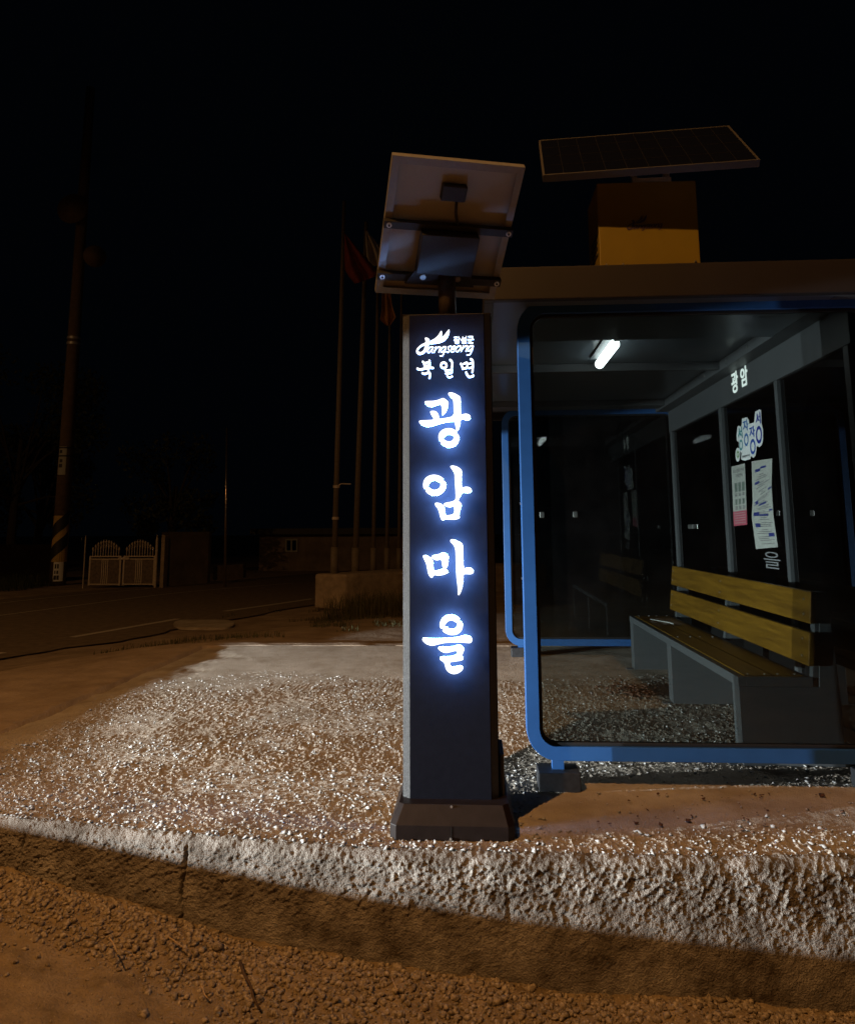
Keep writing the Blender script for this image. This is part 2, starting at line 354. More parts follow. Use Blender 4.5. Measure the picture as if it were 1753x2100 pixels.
# gravel along the kerb foot
def road_at(x,y):
    dk=kerbY(x)-.1-y; return np.minimum(roadZ(x),high(x,y)+.02)+.045*np.exp(-(np.clip(dk,0,9)/.16)**2)*(1+.8*fbm(x,y,.4,31,2))*sst((x+3.2)/.5)+.010*fbm(x,y,.12,21,5,.62)
n=21000; x=-3.2+rng.random(n)*6; d=np.abs(rng.normal(0,1,n))*(.22+.14*sst((x+2)/2.5)); y=kerbY(x)-.05-d
wd=.26+.5*sst((x+1.9)/2.2)+.1*fbm(x,y,.4,35,2); k=(d<wd)|(rng.random(n)<.12); k&=(y>1.6); x,y,d=x[k],y[k],d[k]
sz=.003+.0135*rng.random(len(x))**3.0
tag(stones('gravel',np.stack([x,y,road_at(x,y)+sz*.25],-1),sz,M_stone,'ico',5,.75),'loose brown gravel piled along the foot of the concrete kerb','gravel',kind='stuff')
n=16000; x=-3.1+rng.random(n)*5.8; y=1.7+rng.random(n)*1.75; k=y<kerbY(x)-.06; x,y=x[k],y[k]; sz=.0012+.0032*rng.random(len(x))**2
tag(stones('fine_gravel',np.stack([x,y,road_at(x,y)+sz*.3],-1),sz,M_stone,'oct',6,.8),'fine sandy pebbles strewn over the dirt side road','fine gravel',kind='stuff')
# a few single larger stones
for i,(qx,qy,s,lb) in enumerate(((445,1965,.030,'largest loose stone on the gravel below the kerb joint'),(60,1900,.018,'small lone stone on the bare dirt at the left edge'),(560,2040,.019,'rounded mid-sized stone on the gravel left of the dark twig'),(705,2010,.017,'small pale stone lying close under the kerb'))):
    p=onZ(qx,qy,-.37); p[2]=float(road_at(np.array([p[0]]),np.array([p[1]]))[0])+s*.35
    o=stones('stone',p[None],np.array([s]),M_stone,'ico',20+i,.8); tag(o,lb,'stone','larger stones lying in the gravel')
def twig(pts,r,m,lb):
    w=[]
    for (qx,qy) in pts:
        p=onZ(qx,qy,-.42); z=float(road_at(np.array([p[0]]),np.array([p[1]]))[0])+.012; p=onZ(qx,qy,z); w.append(p)
    tag(MB().tube(w,[r*(1-.5*i/len(w)) for i in range(len(w))],7).build('twig',m,smooth=True),lb,'twig','twigs on the gravel')
twig([(492,1972),(500,1998),(513,2020),(520,2048),(533,2070)],.006,M_twig,'thick dark forked twig lying across the gravel')
twig([(224,1925),(230,1932),(235,1942),(240,1953)],.0035,M_straw,'short pale twig on the gravel below the kerb at left')
twig([(412,2020),(417,2032),(421,2043),(428,2050)],.003,M_straw,'pale curved twig in the gravel left of the dark one')
twig([(345,1922),(360,1932),(378,1946)],.003,M_straw,'straight straw twig against the foot of the kerb joint')
twig([(803,1985+20),(810,2023),(815,2033)],.003,M_straw,'short straw twig at the kerb foot below the sign')
# ------------------------------------------------------------------ main road
def strip(name,L,R,z,m,kind='structure'):
    n=len(L); v=[(a[0],a[1],z) for a in L]+[(a[0],a[1],z) for a in R]
    mb=MB().add(v,[(i,i+1,n+i+1,n+i) for i in range(n-1)]); o=mb.build(name,m); return tag(o,kind=kind)
def smooth(pts,n=60):
    p=np.array(pts,float); t=np.arange(len(p)); tt=np.linspace(0,len(p)-1,n)
    out=[]
    for q in tt:
        i=int(min(q,len(p)-2)); f=q-i; p0=p[max(i-1,0)];p1=p[i];p2=p[i+1];p3=p[min(i+2,len(p)-1)]
        out.append(.5*((2*p1)+(p2-p0)*f+(2*p0-5*p1+4*p2-p3)*f*f+(3*p1-p0-3*p2+p3)*f**3))
    return np.array(out)
near_e=smooth([(-13,-12),(-9.3,2),(-7.2,7.8),(-6.25,10.6),(-5.35,12.6),(-4.7,15),(-3.1,19.4),(-.6,25),(5,35),(14,47),(30,64)])
near_e[:,0]+=.12*np.array([math.sin(i*2.1)+math.sin(i*.9) for i in range(len(near_e))])*.5
far_e=smooth([(-22,-12),(-17.3,2),(-14.6,10),(-12.3,17.6),(-10.9,22.2),(-8.3,27),(-3.2,36),(5,47),(20,64)])
strip('road',near_e,far_e,-.425,M_asph)
def line(name,pts,w,off=.004):
    p=smooth(pts,40); d=np.gradient(p,axis=0); d/=np.linalg.norm(d,axis=1)[:,None]; nrm=np.stack([d[:,1],-d[:,0]],-1)*w/2
    strip(name,p+nrm,p-nrm,-.425+off,M_paint)
zz=-.42
PP=lambda x,y:tuple(onZ(x,y,zz)[:2])
line('road_marking',[PP(148,1306.5),PP(250,1289),PP(365,1269)],.14)
line('road_marking',[PP(460,1253.5),PP(550,1241),PP(640,1228)],.14)
line('road_marking',[PP(-60,1347),PP(-20,1342),PP(10,1338)],.14)
line('road_marking',[PP(-250,1296),PP(0,1262),PP(170,1240),PP(334,1219),PP(450,1208),PP(600,1196)],.07)
line('road_marking',[PP(-200,1262),PP(24,1234),PP(160,1220),PP(310,1207)],.06)
# pale cement apron beside the edge line, and oil-dark stain
apr=MB(); c=onZ(425,1278,-.40); pts=[]
for i in range(40):
    t=2*math.pi*i/40; q=onZ(418+62*math.cos(t),1279+9.5*math.sin(t)+1.5*math.sin(3*t),-.395); pts.append((q[0],q[1]))
apr.prism(pts,'z',-.44,-.395); tag(apr.build('apron',M_conc),kind='structure')
# ------------------------------------------------------------------ lettering helpers
def chaikin(p,n=2):
    p=[np.array(q,float) for q in p]
    for _ in range(n):
        r=[]
        for i in range(len(p)):
            a,b=p[i],p[(i+1)%len(p)]; r+= [a*.75+b*.25,a*.25+b*.75]
        p=r
    return p
def curvemesh(polys,th):
    cu=bpy.data.curves.new('c','CURVE'); cu.dimensions='2D'; cu.fill_mode='BOTH'; cu.extrude=th/2
    for p in polys:
        s=cu.splines.new('POLY'); s.points.add(len(p)-1)
        for i,q in enumerate(p): s.points[i].co=(q[0],q[1],0,1)
        s.use_cyclic_u=True
    o=bpy.data.objects.new('c',cu); C.objects.link(o); dg=bpy.context.evaluated_depsgraph_get(); dg.update()
    me=bpy.data.meshes.new_from_object(o.evaluated_get(dg)); bpy.data.objects.remove(o); bpy.data.curves.remove(cu)
    me.materials.clear(); return me
def textmesh(t,th,offset=0):
    cu=bpy.data.curves.new('t','FONT'); cu.body=t; cu.size=1; cu.extrude=th/2; cu.offset=offset; cu.resolution_u=4
    o=bpy.data.objects.new('t',cu); C.objects.link(o); dg=bpy.context.evaluated_depsgraph_get(); dg.update()
    me=bpy.data.meshes.new_from_object(o.evaluated_get(dg)); bpy.data.objects.remove(o); bpy.data.curves.remove(cu)
    me.materials.clear(); return me
def remap(me,f):
    for v in me.vertices: v.co=f(*v.co)
    me.update(); return me
def fit_text(t,a0,a1,b0,b1,th,offset=0):
    """text mesh whose outline fills [a0,a1]x[b0,b1], thickness th"""
    me=textmesh(t,th,offset); co=np.array([v.co[:] for v in me.vertices])
    lo=co.min(0); hi=co.max(0); sx=(a1-a0)/(hi[0]-lo[0]); sy=(b1-b0)/(hi[1]-lo[1])
    for v in me.vertices: v.co=(a0+(v.co.x-lo[0])*sx,b0+(v.co.y-lo[1])*sy,(v.co.z-lo[2]))
    return me
SC=220/1753
def ribbon(mb,pts,w,conv,k):
    """flat brush stroke: thick polyline made of one outline"""
    p=smooth(pts,max(8,len(pts)*4)); d=np.gradient(p,axis=0); d/=np.linalg.norm(d,axis=1)[:,None]+1e-9; nn=np.stack([-d[:,1],d[:,0]],-1)*w/2
    L=p+nn; R=p-nn; V=[conv(q,k) for q in L]+[conv(q,k) for q in R]; n=len(p)
    mb.add(V,[(i,i+1,n+i+1,n+i) for i in range(n-1)])
    for e,kk in ((p[0],k+.00012),(p[-1],k+.00024)):
        c=[conv(e+w/2*np.array([math.cos(t),math.sin(t)]),kk) for t in np.linspace(0,2*math.pi,15)[:-1]]; mb.add(c,[tuple(range(14))])
JANG=[[(520,530),(440,545),(390,620),(385,680),(430,680),(500,600),(535,540)],[(535,545),(505,620),(512,690)],
 [(610,530),(590,600),(560,685)],[(565,650),(640,560),(700,530),(735,540),(710,610),(692,680)],
 [(890,530),(820,530),(760,600),(755,670),(800,670),(860,600),(890,540)],[(890,540),(860,640),(810,750),(770,785),(730,780)],
 [(1030,510),(960,530),(950,580),(985,630),(960,680),(905,670)],
 [(1035,600),(1110,590),(1150,530),(1110,510),(1050,560),(1030,630),(1060,675),(1120,650)],
 [(1240,505),(1180,560),(1165,630),(1200,670),(1260,620),(1300,550),(1290,505),(1240,505)],
 [(1370,505),(1345,580),(1310,660)],[(1320,630),(1390,540),(1450,500),(1490,515),(1460,590),(1442,655)],
 [(1640,500),(1570,505),(1510,570),(1500,640),(1550,640),(1610,570),(1645,505)],[(1645,510),(1620,610),(1570,720),(1520,760),(1475,755)]]
WING=[[(440,395),(500,350),(580,310),(660,245),(715,160),(750,95),(770,95),(782,130),(778,230),(755,275),(690,310),(600,345),(500,372)],
 [(425,460),(440,410),(530,378),(640,350),(740,305),(820,240),(900,145),(965,55),(988,60),(988,110),(960,230),(900,320),(840,375),(740,425),(620,445),(520,458)]]
JJ=[[(305,290),(320,272),(380,280),(430,315),(433,370),(415,470),(400,550),(350,640),(290,700),(220,740),(150,752),(90,720),(60,660),(75,600),(120,540),(200,470),(260,440),(325,412),(330,380),(320,340)],
 [(110,640),(140,670),(200,680),(260,640),(295,570),(305,480),(250,495),(180,540),(130,590)]]
# ------------------------------------------------------------------ village sign pillar
YF=3.50
sign=empty('sign_pillar',(-.11,3.6,0),'tall dark village name pillar with glowing white lettering and a solar panel on top','sign')
x0,x1=-.292,.052
body=MB().prism([(x0,YF),(x1,YF),(x1+.030,YF+.022),(x1+.030,YF+.24),(x0-.030,YF+.24),(x0-.030,YF+.022)],'z',.10,2.235)
body.build('housing',M_blk,sign,bevel=.002)
MB().prism([(x0-.0012,YF-.0008),(x0-.0312,YF+.0212),(x0-.0324,YF+.0222),(x0-.0012,YF-.0022)],'z',.102,2.233).build('edge_trim',M_side,sign)
MB().box(x0+.001,x1-.001,YF-.004,YF+.001,.104,2.232).build('face_panel',M_face,sign,bevel=.001)
MB().box(x1+.0295,x1+.0335,YF+.03,YF+.236,.11,2.228).build('side_panel',M_face,sign)
MB().box(x0-.034,x1+.034,YF+.02,YF+.245,2.234,2.242).build('cap',M_base,sign,bevel=.002)
# plinth: low skirt with chamfered corners and sloped shoulder
def plinth(a,b,c0,c1,ch): return [(a+ch,c0),(b-ch,c0),(b,c0+ch),(b,c1),(a,c1),(a,c0+ch)]
A=plinth(-.368,.142,3.385,3.86,.026); Bp=plinth(-.335,.118,3.432,3.82,.022)
v=[(p[0],p[1],0) for p in A]+[(p[0],p[1],.056) for p in A]+[(p[0],p[1],.125) for p in Bp]; n=6
MB().add(v,[tuple(range(n))[::-1],tuple(range(2*n,3*n))]+[(i,(i+1)%n,(i+1)%n+n,i+n) for i in range(n)]+[(n+i,n+(i+1)%n,2*n+(i+1)%n,2*n+i) for i in range(n)]).build('base',M_base,sign,bevel=.002)
MB().box(.088,.108,3.55,3.80,.12,.29).build('side_bracket',M_blk,sign,bevel=.002)
def bolt(p,parent,r=.007,ax=(0,-1,0)):
    a=Vector(p); d=Vector(ax); MB().tube([a,a+d*.006],r,8).build('bolt',M_bolt,parent)
for q in ((-.115,3.428,.118),(-.118,3.382,.010)): bolt(q,sign,.005)
MB().box(-.1158,-.1142,3.3835,3.40,.002,.055).build('base_seam',M_blk,sign)
GL=[(1340,[[(300,490),(305,455),(335,440),(540,438),(650,415),(760,375),(815,355),(870,385),(960,465),(950,540),(925,660),(885,745),(835,805),(800,825),(780,815),(782,700),(765,560),(735,520),(640,548),(540,583),(480,600),(410,590),(340,545)],
 [(950,235),(965,210),(1020,198),(1110,215),(1180,255),(1270,305),(1297,350),(1297,560),(1305,760),(1318,830),(1375,800),(1445,788),(1510,803),(1570,850),(1570,900),(1550,955),(1520,965),(1400,950),(1292,938),(1290,1030),(1270,1140),(1235,1230),(1195,1272),(1175,1255),(1155,1130),(1120,1000),(1080,998),(900,1025),(700,1070),(480,1140),(365,1157),(210,1100),(140,1030),(150,990),(200,978),(400,970),(560,958),(520,870),(455,770),(455,730),(480,713),(595,712),(650,760),(690,830),(680,940),(860,915),(1110,862),(1105,600),(1095,450),(1075,380),(1040,335),(970,275)],
 [(715,1552),(690,1510),(680,1420),(705,1330),(760,1260),(850,1210),(960,1192),(1050,1200),(1130,1240),(1186,1285),(1192,1308),(1100,1405),(1040,1370),(980,1352),(900,1380),(850,1425),(815,1462)],
 [(728,1580),(828,1480),(860,1530),(920,1555),(980,1562),(1040,1552),(1090,1510),(1108,1455),(1106,1433),(1205,1338),(1240,1380),(1262,1455),(1240,1570),(1190,1650),(1120,1700),(1020,1732),(940,1733),(860,1695),(770,1645)]]),
 (1600,[[(292,822),(265,770),(255,680),(275,580),(330,500),(420,440),(520,415),(620,418),(720,450),(800,500),(818,542),(718,645),(650,600),(570,565),(440,620),(398,722)],[(308,848),(410,746),(470,805),(560,842),(690,805),(745,710),(730,668),(838,565),(870,620),(897,700),(870,820),(800,920),(700,975),(590,1003),(480,990),(380,935)],
 [(1005,195),(1020,165),(1110,160),(1200,190),(1290,245),(1335,305),(1325,400),(1325,790),(1400,752),(1475,745),(1550,765),(1600,820),(1612,880),(1540,925),(1450,922),(1340,915),(1300,1000),(1220,1135),(1290,1180),(1332,1250),(1300,1340),(1250,1530),(1287,1610),(1180,1660),(1050,1665),(900,1655),(850,1660),(800,1690),(765,1670),(730,1590),(700,1450),(660,1350),(600,1280),(580,1225),(600,1192),(690,1192),(780,1230),(832,1285),(856,1330),(860,1450),(885,1545),(980,1535),(1085,1515),(1120,1450),(1122,1380),(1108,1292),(1020,1315),(940,1318),(870,1288),(832,1245),(838,1208),(900,1188),(1040,1165),(1130,1130),(1165,1060),(1150,800),(1135,550),(1130,390),(1080,290)]]),
 (1850,[[(250,700),(255,665),(300,650),(380,670),(465,730),(520,800),(530,920),(548,1095),(640,1080),(795,1045),(797,1010),(903,1044),(967,1135),(900,1175),(800,1210),(680,1225),(600,1212),(555,1210),(520,1275),(490,1288),(450,1262),(400,1180),(370,1030),(345,890),(300,800)],
 [(486,700),(510,665),(560,652),(700,625),(780,583),(840,580),(967,665),(955,790),(945,930),(905,1026),(800,990),(790,960),(765,775),(700,790),(640,803),(570,785),(512,742)],
 [(1005,260),(1020,225),(1070,212),(1180,240),(1280,295),(1362,350),(1365,600),(1370,880),(1388,1042),(1450,1008),(1530,1000),(1610,1020),(1655,1075),(1660,1140),(1600,1188),(1500,1185),(1372,1180),(1370,1350),(1350,1520),(1320,1640),(1270,1745),(1240,1772),(1220,1750),(1222,1600),(1200,1400),(1175,1200),(1165,800),(1155,540),(1135,440),(1090,360),(1030,305)]]),
 (2120,[[(760,565),(725,500),(717,410),(745,310),(820,220),(920,170),(1040,157),(1150,180),(1268,258),(1278,295),(1183,390),(1120,340),(1040,310),(950,340),(890,400),(862,450)],[(785,580),(886,474),(950,535),(1040,565),(1110,560),(1170,520),(1208,450),(1198,412),(1298,320),(1340,390),(1360,460),(1340,570),(1280,650),(1210,700),(1100,725),(1000,722),(900,685),(820,640)],
 [(230,860),(240,815),(270,803),(460,825),(800,822),(1100,800),(1230,780),(1350,740),(1440,732),(1530,750),(1600,800),(1622,860),(1600,920),(1550,950),(1450,942),(1300,925),(1050,928),(850,942),(680,980),(530,1023),(430,1008),(320,960)],
 [(668,1100),(680,1070),(720,1058),(900,1068),(1080,1050),(1190,1010),(1250,998),(1310,1020),(1370,1080),(1397,1130),(1370,1200),(1328,1300),(1385,1390),(1310,1435),(1150,1455),(988,1478),(1000,1560),(1040,1620),(1150,1608),(1250,1580),(1320,1575),(1372,1645),(1330,1710),(1250,1775),(1120,1812),(1020,1790),(930,1730),(880,1640),(860,1530),(820,1470),(740,1420),(718,1380),(735,1340),(780,1328),(1000,1325),(1100,1300),(1212,1282),(1190,1163),(1120,1165),(1000,1200),(900,1222),(820,1210),(730,1160)]])]
YL=YF-.062                       # lit front plane of the letters; they stand off the dark face
def w2(cx,cy,oy,Y=YL):
    p=onY((1440+cx*SC)/1.6971,(oy+cy*SC)/1.6971,Y); return p
def litpart(polys,name,chk=1,th=.010,sub='bloom_back'):
    me=curvemesh(polys,th); me2=me.copy()
    remap(me,lambda a,b,c:(a,YL+(th/2-c),b))
    # added blue glow plate imitating lens bloom, slightly smaller, behind the white front
    o=link(name,me,M_let,sign)
    remap(me2,lambda a,b,c:(a,YL+th+.001+(th/2-c)*1.1,b)); h=link(sub,me2,M_bloom,None)
    h.location=(0,0,0); 
    return o,me2,h
for oy,polys in GL:
    P2=[[ (w2(c[0],c[1],oy)[0],w2(c[0],c[1],oy)[2]) for c in chaikin(p,1)] for p in polys]
    th=.010; me=curvemesh(P2,th); me2=me.copy()
    o=link('letter',remap(me,lambda a,b,c:(a,YL+th/2-c,b)),M_let,sign)
    link('bloom_plate',remap(me2,lambda a,b,c:(a,YL+th+.0005+(th/2-c)*.15,b)),M_bloom,o)  # plate added behind each letter to cast the bloom on the face
# logo
def conv_at(oy,Y0,sgn=-1):
    def f(q,k):
        p=onY((1440+q[0]*SC)/1.6971,(oy+q[1]*SC)/1.6971,Y0); return (p[0],Y0-k,p[2])
    return f
cv=conv_at(1140,YL)
lg=MB(); k=0
for s_ in JANG: ribbon(lg,s_,27,cv,k); k+=.0004
for wg in WING:
    lg.add([cv(q,k) for q in chaikin(wg,1)],[tuple(range(len(wg)*2))])
me=curvemesh([[ (w2(c[0],c[1],1140)[0],w2(c[0],c[1],1140)[2]) for c in chaikin(p,1)] for p in JJ],.002)
remap(me,lambda a,b,c:(a,YL+.001-c,b))
lo=lg.build('logo',M_let,sign); 
b_=bmesh.new(); b_.from_mesh(lo.data); off=Vector(sign.location)
me.transform(Matrix.Translation(-off)); b_.from_mesh(me); b_.to_mesh(lo.data); b_.free()
hal=[p for p in WING]+[JJ[0]]
def bloom_copy(o,dy=.003):
    me=o.data.copy(); me.materials.clear()
    for v in me.vertices: v.co.y+=dy
    # added glow sheet; its blue cast on the face imitates lens bloom
    h=bpy.data.objects.new('bloom_plate',me); C.objects.link(h); me.materials.append(M_bloom2); h.parent=o; return h
bloom_copy(lo)
# small district name, three rounded syllables
for ch,(a,b,c,d) in (('장',(1108,1280,435,235)),('성',(1298,1460,435,230)),('군',(1490,1660,424,230))):
    p=w2(a,c,1140); q=w2(b,d,1140)
    me=fit_text(ch,p[0],q[0],p[2],q[2],.004,.0); remap(me,lambda a,b,c:(a,YL-c+.002,b)); o=link('small_letter',me,M_let,sign); bloom_copy(o,.006)
cv=conv_at(1235,YL)
circ=lambda x,y,r:[(x+r*math.cos(t),y+r*math.sin(t)) for t in np.linspace(0,2*math.pi,14)]
BUK=[[([(250,180),(290,250),(300,295),(365,293),(430,285),(437,230),(430,150)],58),([(330,205),(390,200)],40),([(100,375),(180,400),(300,370),(440,350),(530,355)],60),([(395,370),(400,440)],46),([(240,500),(300,520),(380,495),(440,490),(443,560),(432,635)],56)],
 [(circ(828,280,76),58),([(1005,130),(1050,170),(1062,260),(1050,360)],56),([(870,425),(950,422),(1060,405)],48),([(1060,405),(1050,495)],46),([(885,505),(960,505),(1050,495)],46),([(925,520),(930,580),(985,620),(1060,590)],46)],
 [([(1305,235),(1345,330),(1355,380)],55),([(1355,375),(1465,355)],52),([(1385,240),(1470,205),(1478,280),(1465,355)],50),([(1530,240),(1600,215)],42),([(1530,360),(1600,345)],46),([(1580,110),(1630,160),(1637,300),(1622,470)],58),([(1450,480),(1490,560),(1530,605),(1600,598),(1648,565)],58)]]
for g in BUK:
    mb=MB(); k=0
    for s_,w in g: ribbon(mb,s_,w*.88,cv,k); k+=.0004
    o=mb.build('small_letter',M_let,sign); bloom_copy(o,.006)
# post and solar panel of the sign (rear side seen from below)
MB().tube([(-.12,3.60,2.24),(-.12,3.60,2.53)],.042,20).build('post',M_pst,sign,smooth=True)
PR=Matrix.Rotation(math.radians(15.27),3,'Z')@Matrix.Rotation(math.radians(138.66),3,'X')   # local z points to the camera side (back of panel)
_k=1.04; pc=Vector((-.108*_k,3.35*_k,H+(2.57-H)*_k)); pw,ph=.579/2*_k,.666/2*_k
def PT(x,y,z): return pc+PR@Vector((x,y,z))
zb=1 if (PR@Vector((0,0,1))).y<0 else -1
def pbox(mb,xa,xb,ya,yb,za,zb_):
    T=Matrix.Translation(pc)@PR.to_4x4(); return mb.box(xa,xb,ya,yb,min(za*zb,zb_*zb),max(za*zb,zb_*zb),T)
back=pbox(MB(),-pw+.004,pw-.004,-ph+.004,ph-.004,-.030,-.026).build('solar_panel',M_back,sign)
fr=MB(); t=.034
for a in ((-pw,pw,-ph,-ph+t),(-pw,pw,ph-t,ph),(-pw,-pw+t,-ph+t,ph-t),(pw-t,pw,-ph+t,ph-t)): pbox(fr,*a,-.002,0)
for a in ((-pw,pw,-ph,-ph+.003),(-pw,pw,ph-.003,ph),(-pw,-pw+.003,-ph+.003,ph-.003),(pw-.003,pw,-ph+.003,ph-.003)): pbox(fr,*a,-.034,-.002)
fr.build('panel_frame',M_alum,back)
cells=pbox(MB(),-pw+.006,pw-.006,-ph+.006,ph-.006,-.036,-.0305).build('cells',M_cell,back)
# panel local y: which end is up?
top=1 if PT(0,ph,0)[2]>PT(0,-ph,0)[2] else -1
jb=pbox(MB(),-.06,.055,min(top*.16,top*.235),max(top*.16,top*.235),-.026,.012); jb.build('junction_box',M_blk,back,bevel=.006)
MB().tube([PT(.015,top*.17,.0*zb),PT(.02,top*.11,.01*zb),PT(.035,top*.06,.012*zb),PT(.05,top*.02,.02*zb)],.007,8).build('cable',M_blk,back,smooth=True)
for yy in (top*.035,-top*.235):
    r=pbox(MB(),-pw-.004,pw+.004,yy-.019,yy+.019,.001,.034).build('rail',M_blk,back,bevel=.002)
    for xx in (-pw+.018,pw-.018):
        a=PT(xx,yy,.034*zb); d=PR@Vector((0,0,zb)); MB().tube([a,a+d*.006],.012,12).build('bolt',M_bolt,back); 
        MB().tube([a+d*.006,a+d*.010],.006,6).build('bolt',M_blk,back)
# controller box on the back of the panel, and the flared clamp on the post
pbox(MB(),-.135,.135,min(-top*.175,top*.03),max(-top*.175,top*.03),.035,.095).build('controller_box',M_blk,back,bevel=.004)
T_=Matrix.Translation(pc)@PR.to_4x4()
v=[T_@Vector((x,top*y,z*zb)) for z in (.05,.06) for x,y in ((-.135,-.175),(.135,-.175),(.165,-.25),(-.175,-.25))]
MB().add(v,[(0,1,2,3),(7,6,5,4),(0,4,5,1),(1,5,6,2),(2,6,7,3),(3,7,4,0)]).build('clamp_plate',M_blk,back)
for xx in (-.095,.075):
    a=T_@Vector((xx,-top*.205,.06*zb)); d=PR@Vector((0,0,zb)); MB().tube([a,a+d*.012],.014,12).build('bolt',M_bolt,back)
# ------------------------------------------------------------------ bus shelter
sh=empty('bus_shelter',(1.1,6.0,0),'grey and blue roofed bus shelter with tinted glass end walls','bus shelter')
def rrect(x0,x1,z0,z1,r,n=8):
    pts=[]
    for cx,cz,a in ((x1-r,z0+r,-90),(x1-r,z1-r,0),(x0+r,z1-r,90),(x0+r,z0+r,180)):
        for i in range(n+1):
            t=math.radians(a+90*i/n); pts.append((cx+r*math.cos(t),cz+r*math.sin(t)))
    return pts
def frame(name,x0,x1,z0,z1,r,w,y0,y1,m,parent):
    O=rrect(x0,x1,z0,z1,r); I=rrect(x0+w,x1-w,z0+w,z1-w,max(r-w,.03)); n=len(O)
    v=[(p[0],y0,p[1]) for p in O]+[(p[0],y0,p[1]) for p in I]+[(p[0],y1,p[1]) for p in O]+[(p[0],y1,p[1]) for p in I]
    f=[]
    for i in range(n):
        j=(i+1)%n; f+=[(i,j,n+j,n+i),(2*n+i,3*n+i,3*n+j,2*n+j),(i,2*n+i,2*n+j,j),(n+i,n+j,3*n+j,3*n+i)]
    return MB().add(v,f).build(name,m,parent,bevel=.003)
def endwall(y,x0,x1,z0,z1,near):
    fo=frame('end_frame',x0,x1,z0,z1,.15,.066,y,y+.07,M_blue,sh)
    frame('glass_seal',x0+.066,x1-.066,z0+.066,z1-.066,.084,.016,y+.018,y+.052,M_seal,fo)
    I=rrect(x0+.08,x1-.08,z0+.08,z1-.08,.07); n=len(I)
    MB().prism(I,'y',y+.031,y+.039).build('glass_pane',M_glass,sh)
    for fx in (x0+.15,x1-.2):
        l=MB().box(fx-.028,fx+.028,y+.008,y+.062,.075,z0+.002).build('leg',M_blue,sh)
        MB().box(fx-.1,fx+.1,y-.055,y+.115,-.02,.085).build('foot',M_dark,l,bevel=.004)
endwall(4.06,.237,2.12,.126,2.45,True)
endwall(8.05,.285,2.10,.10,2.48,False)
# stainless clamps on the panes and bolts on the frame edge
for qx,qy in ((1111,1056),(1179,1055)):
    p=onY(qx,qy,8.07); MB().box(p[0]-.022,p[0]+.022,8.05,8.095,p[2]-.03,p[2]+.03).build('glass_clamp',M_bolt,sh,bevel=.004)
p=onX(1413,1080,1.99); MB().box(1.985,2.03,p[1]-.12,p[1]+.03,p[2]-.02,p[2]+.02).build('glass_clamp',M_bolt,sh,bevel=.004)
for z_ in (1.38,1.0): bolt((.2365,4.09,z_),sh,.007,(-1,0,0))
# roof
RX0,RX1,RY0,RY1=.06,2.5,3.90,8.45
MB().box(RX0,RX1,RY0,RY1,2.52,2.59).build('roof',M_roof,sh,bevel=.01)
r_=MB(); r_.box(RX0,RX1,RY0-.002,RY0+.05,2.415,2.5905); r_.box(RX0,RX0+.05,RY0+.051,RY1-.052,2.415,2.5185); r_.box(RX0,RX1,RY1-.05,RY1,2.415,2.5185); r_.box(RX1-.05,RX1,RY0+.051,RY1-.052,2.415,2.5185)
r_.build('fascia',M_roof,sh,bevel=.006)
MB().box(RX0+.051,RX1-.051,RY0+.051,RY1-.052,2.50,2.518).build('ceiling',M_ceil,sh)
MB().box(RX0+.052,1.86,RY0+.052,4.86,2.425,2.4995).build('ceiling_panel',M_ceil,sh,bevel=.003)
MB().box(RX0+.052,1.86,5.92,5.98,2.44,2.4995).build('ceiling_beam',M_grey,sh,bevel=.003)
MB().box(RX0+.052,1.86,7.66,7.9,2.44,2.4995).build('ceiling_beam',M_grey,sh,bevel=.003)
MB().box(1.862,2.0,3.96,8.38,2.425,2.4995).build('wall_beam',M_grey,sh,bevel=.003)
for yy in (4.55,5.3,5.75,6.3): bolt((1.861,yy,2.465),sh,.012,(-1,0,0))
# back wall
XW=1.985
MB().box(XW,XW+.05,4.14,8.04,2.21,2.43).build('lintel',M_grey,sh,bevel=.003)
MB().box(XW+.01,XW+.06,4.14,8.04,.10,.17).build('bottom_rail',M_grey,sh)
MB().box(XW+.025,XW+.033,4.16,8.02,.171,2.209).build('glass_pane',M_glassd,sh)
def yat(x,y=1000): return onX(x,y,XW)[1]
for yy,w in ((onX(1592,830,XW)[1],.05),(onX(1476,860,XW)[1],.07),(4.2,.06),(7.98,.06)):
    MB().box(XW,XW+.05,yy-w/2,yy+w/2,.171,2.209).build('mullion',M_grey,sh,bevel=.003)
# shelter name on the lintel
def wall_text(ch,px0,px1,pyt,pyb,X,th,m,name,parent,offset=0,dz=0):
    pm=(px0+px1)/2; ya=onX(px0,(pyt+pyb)/2,X)[1]; yb=onX(px1,(pyt+pyb)/2,X)[1]
    zt=onX(pm,pyt,X)[2]; zb_=onX(pm,pyb,X)[2]
    me=fit_text(ch,0,1,0,1,1,offset)
    remap(me,lambda a,b,c:(X-c*th-dz,ya+(yb-ya)*a,zb_+(zt-zb_)*b)); return link(name,me,m,parent)
M_lint=mat('lit_lintel_letter',(.8,.8,.8),.5,emit=(.9,1,.95),estr=1.6)
wall_text('광',1500,1513.5,761,806,XW-.001,.003,M_lint,'letter',sh,.02)
wall_text('암',1518.5,1533,751,792,XW-.001,.003,M_lint,'letter',sh,.02)
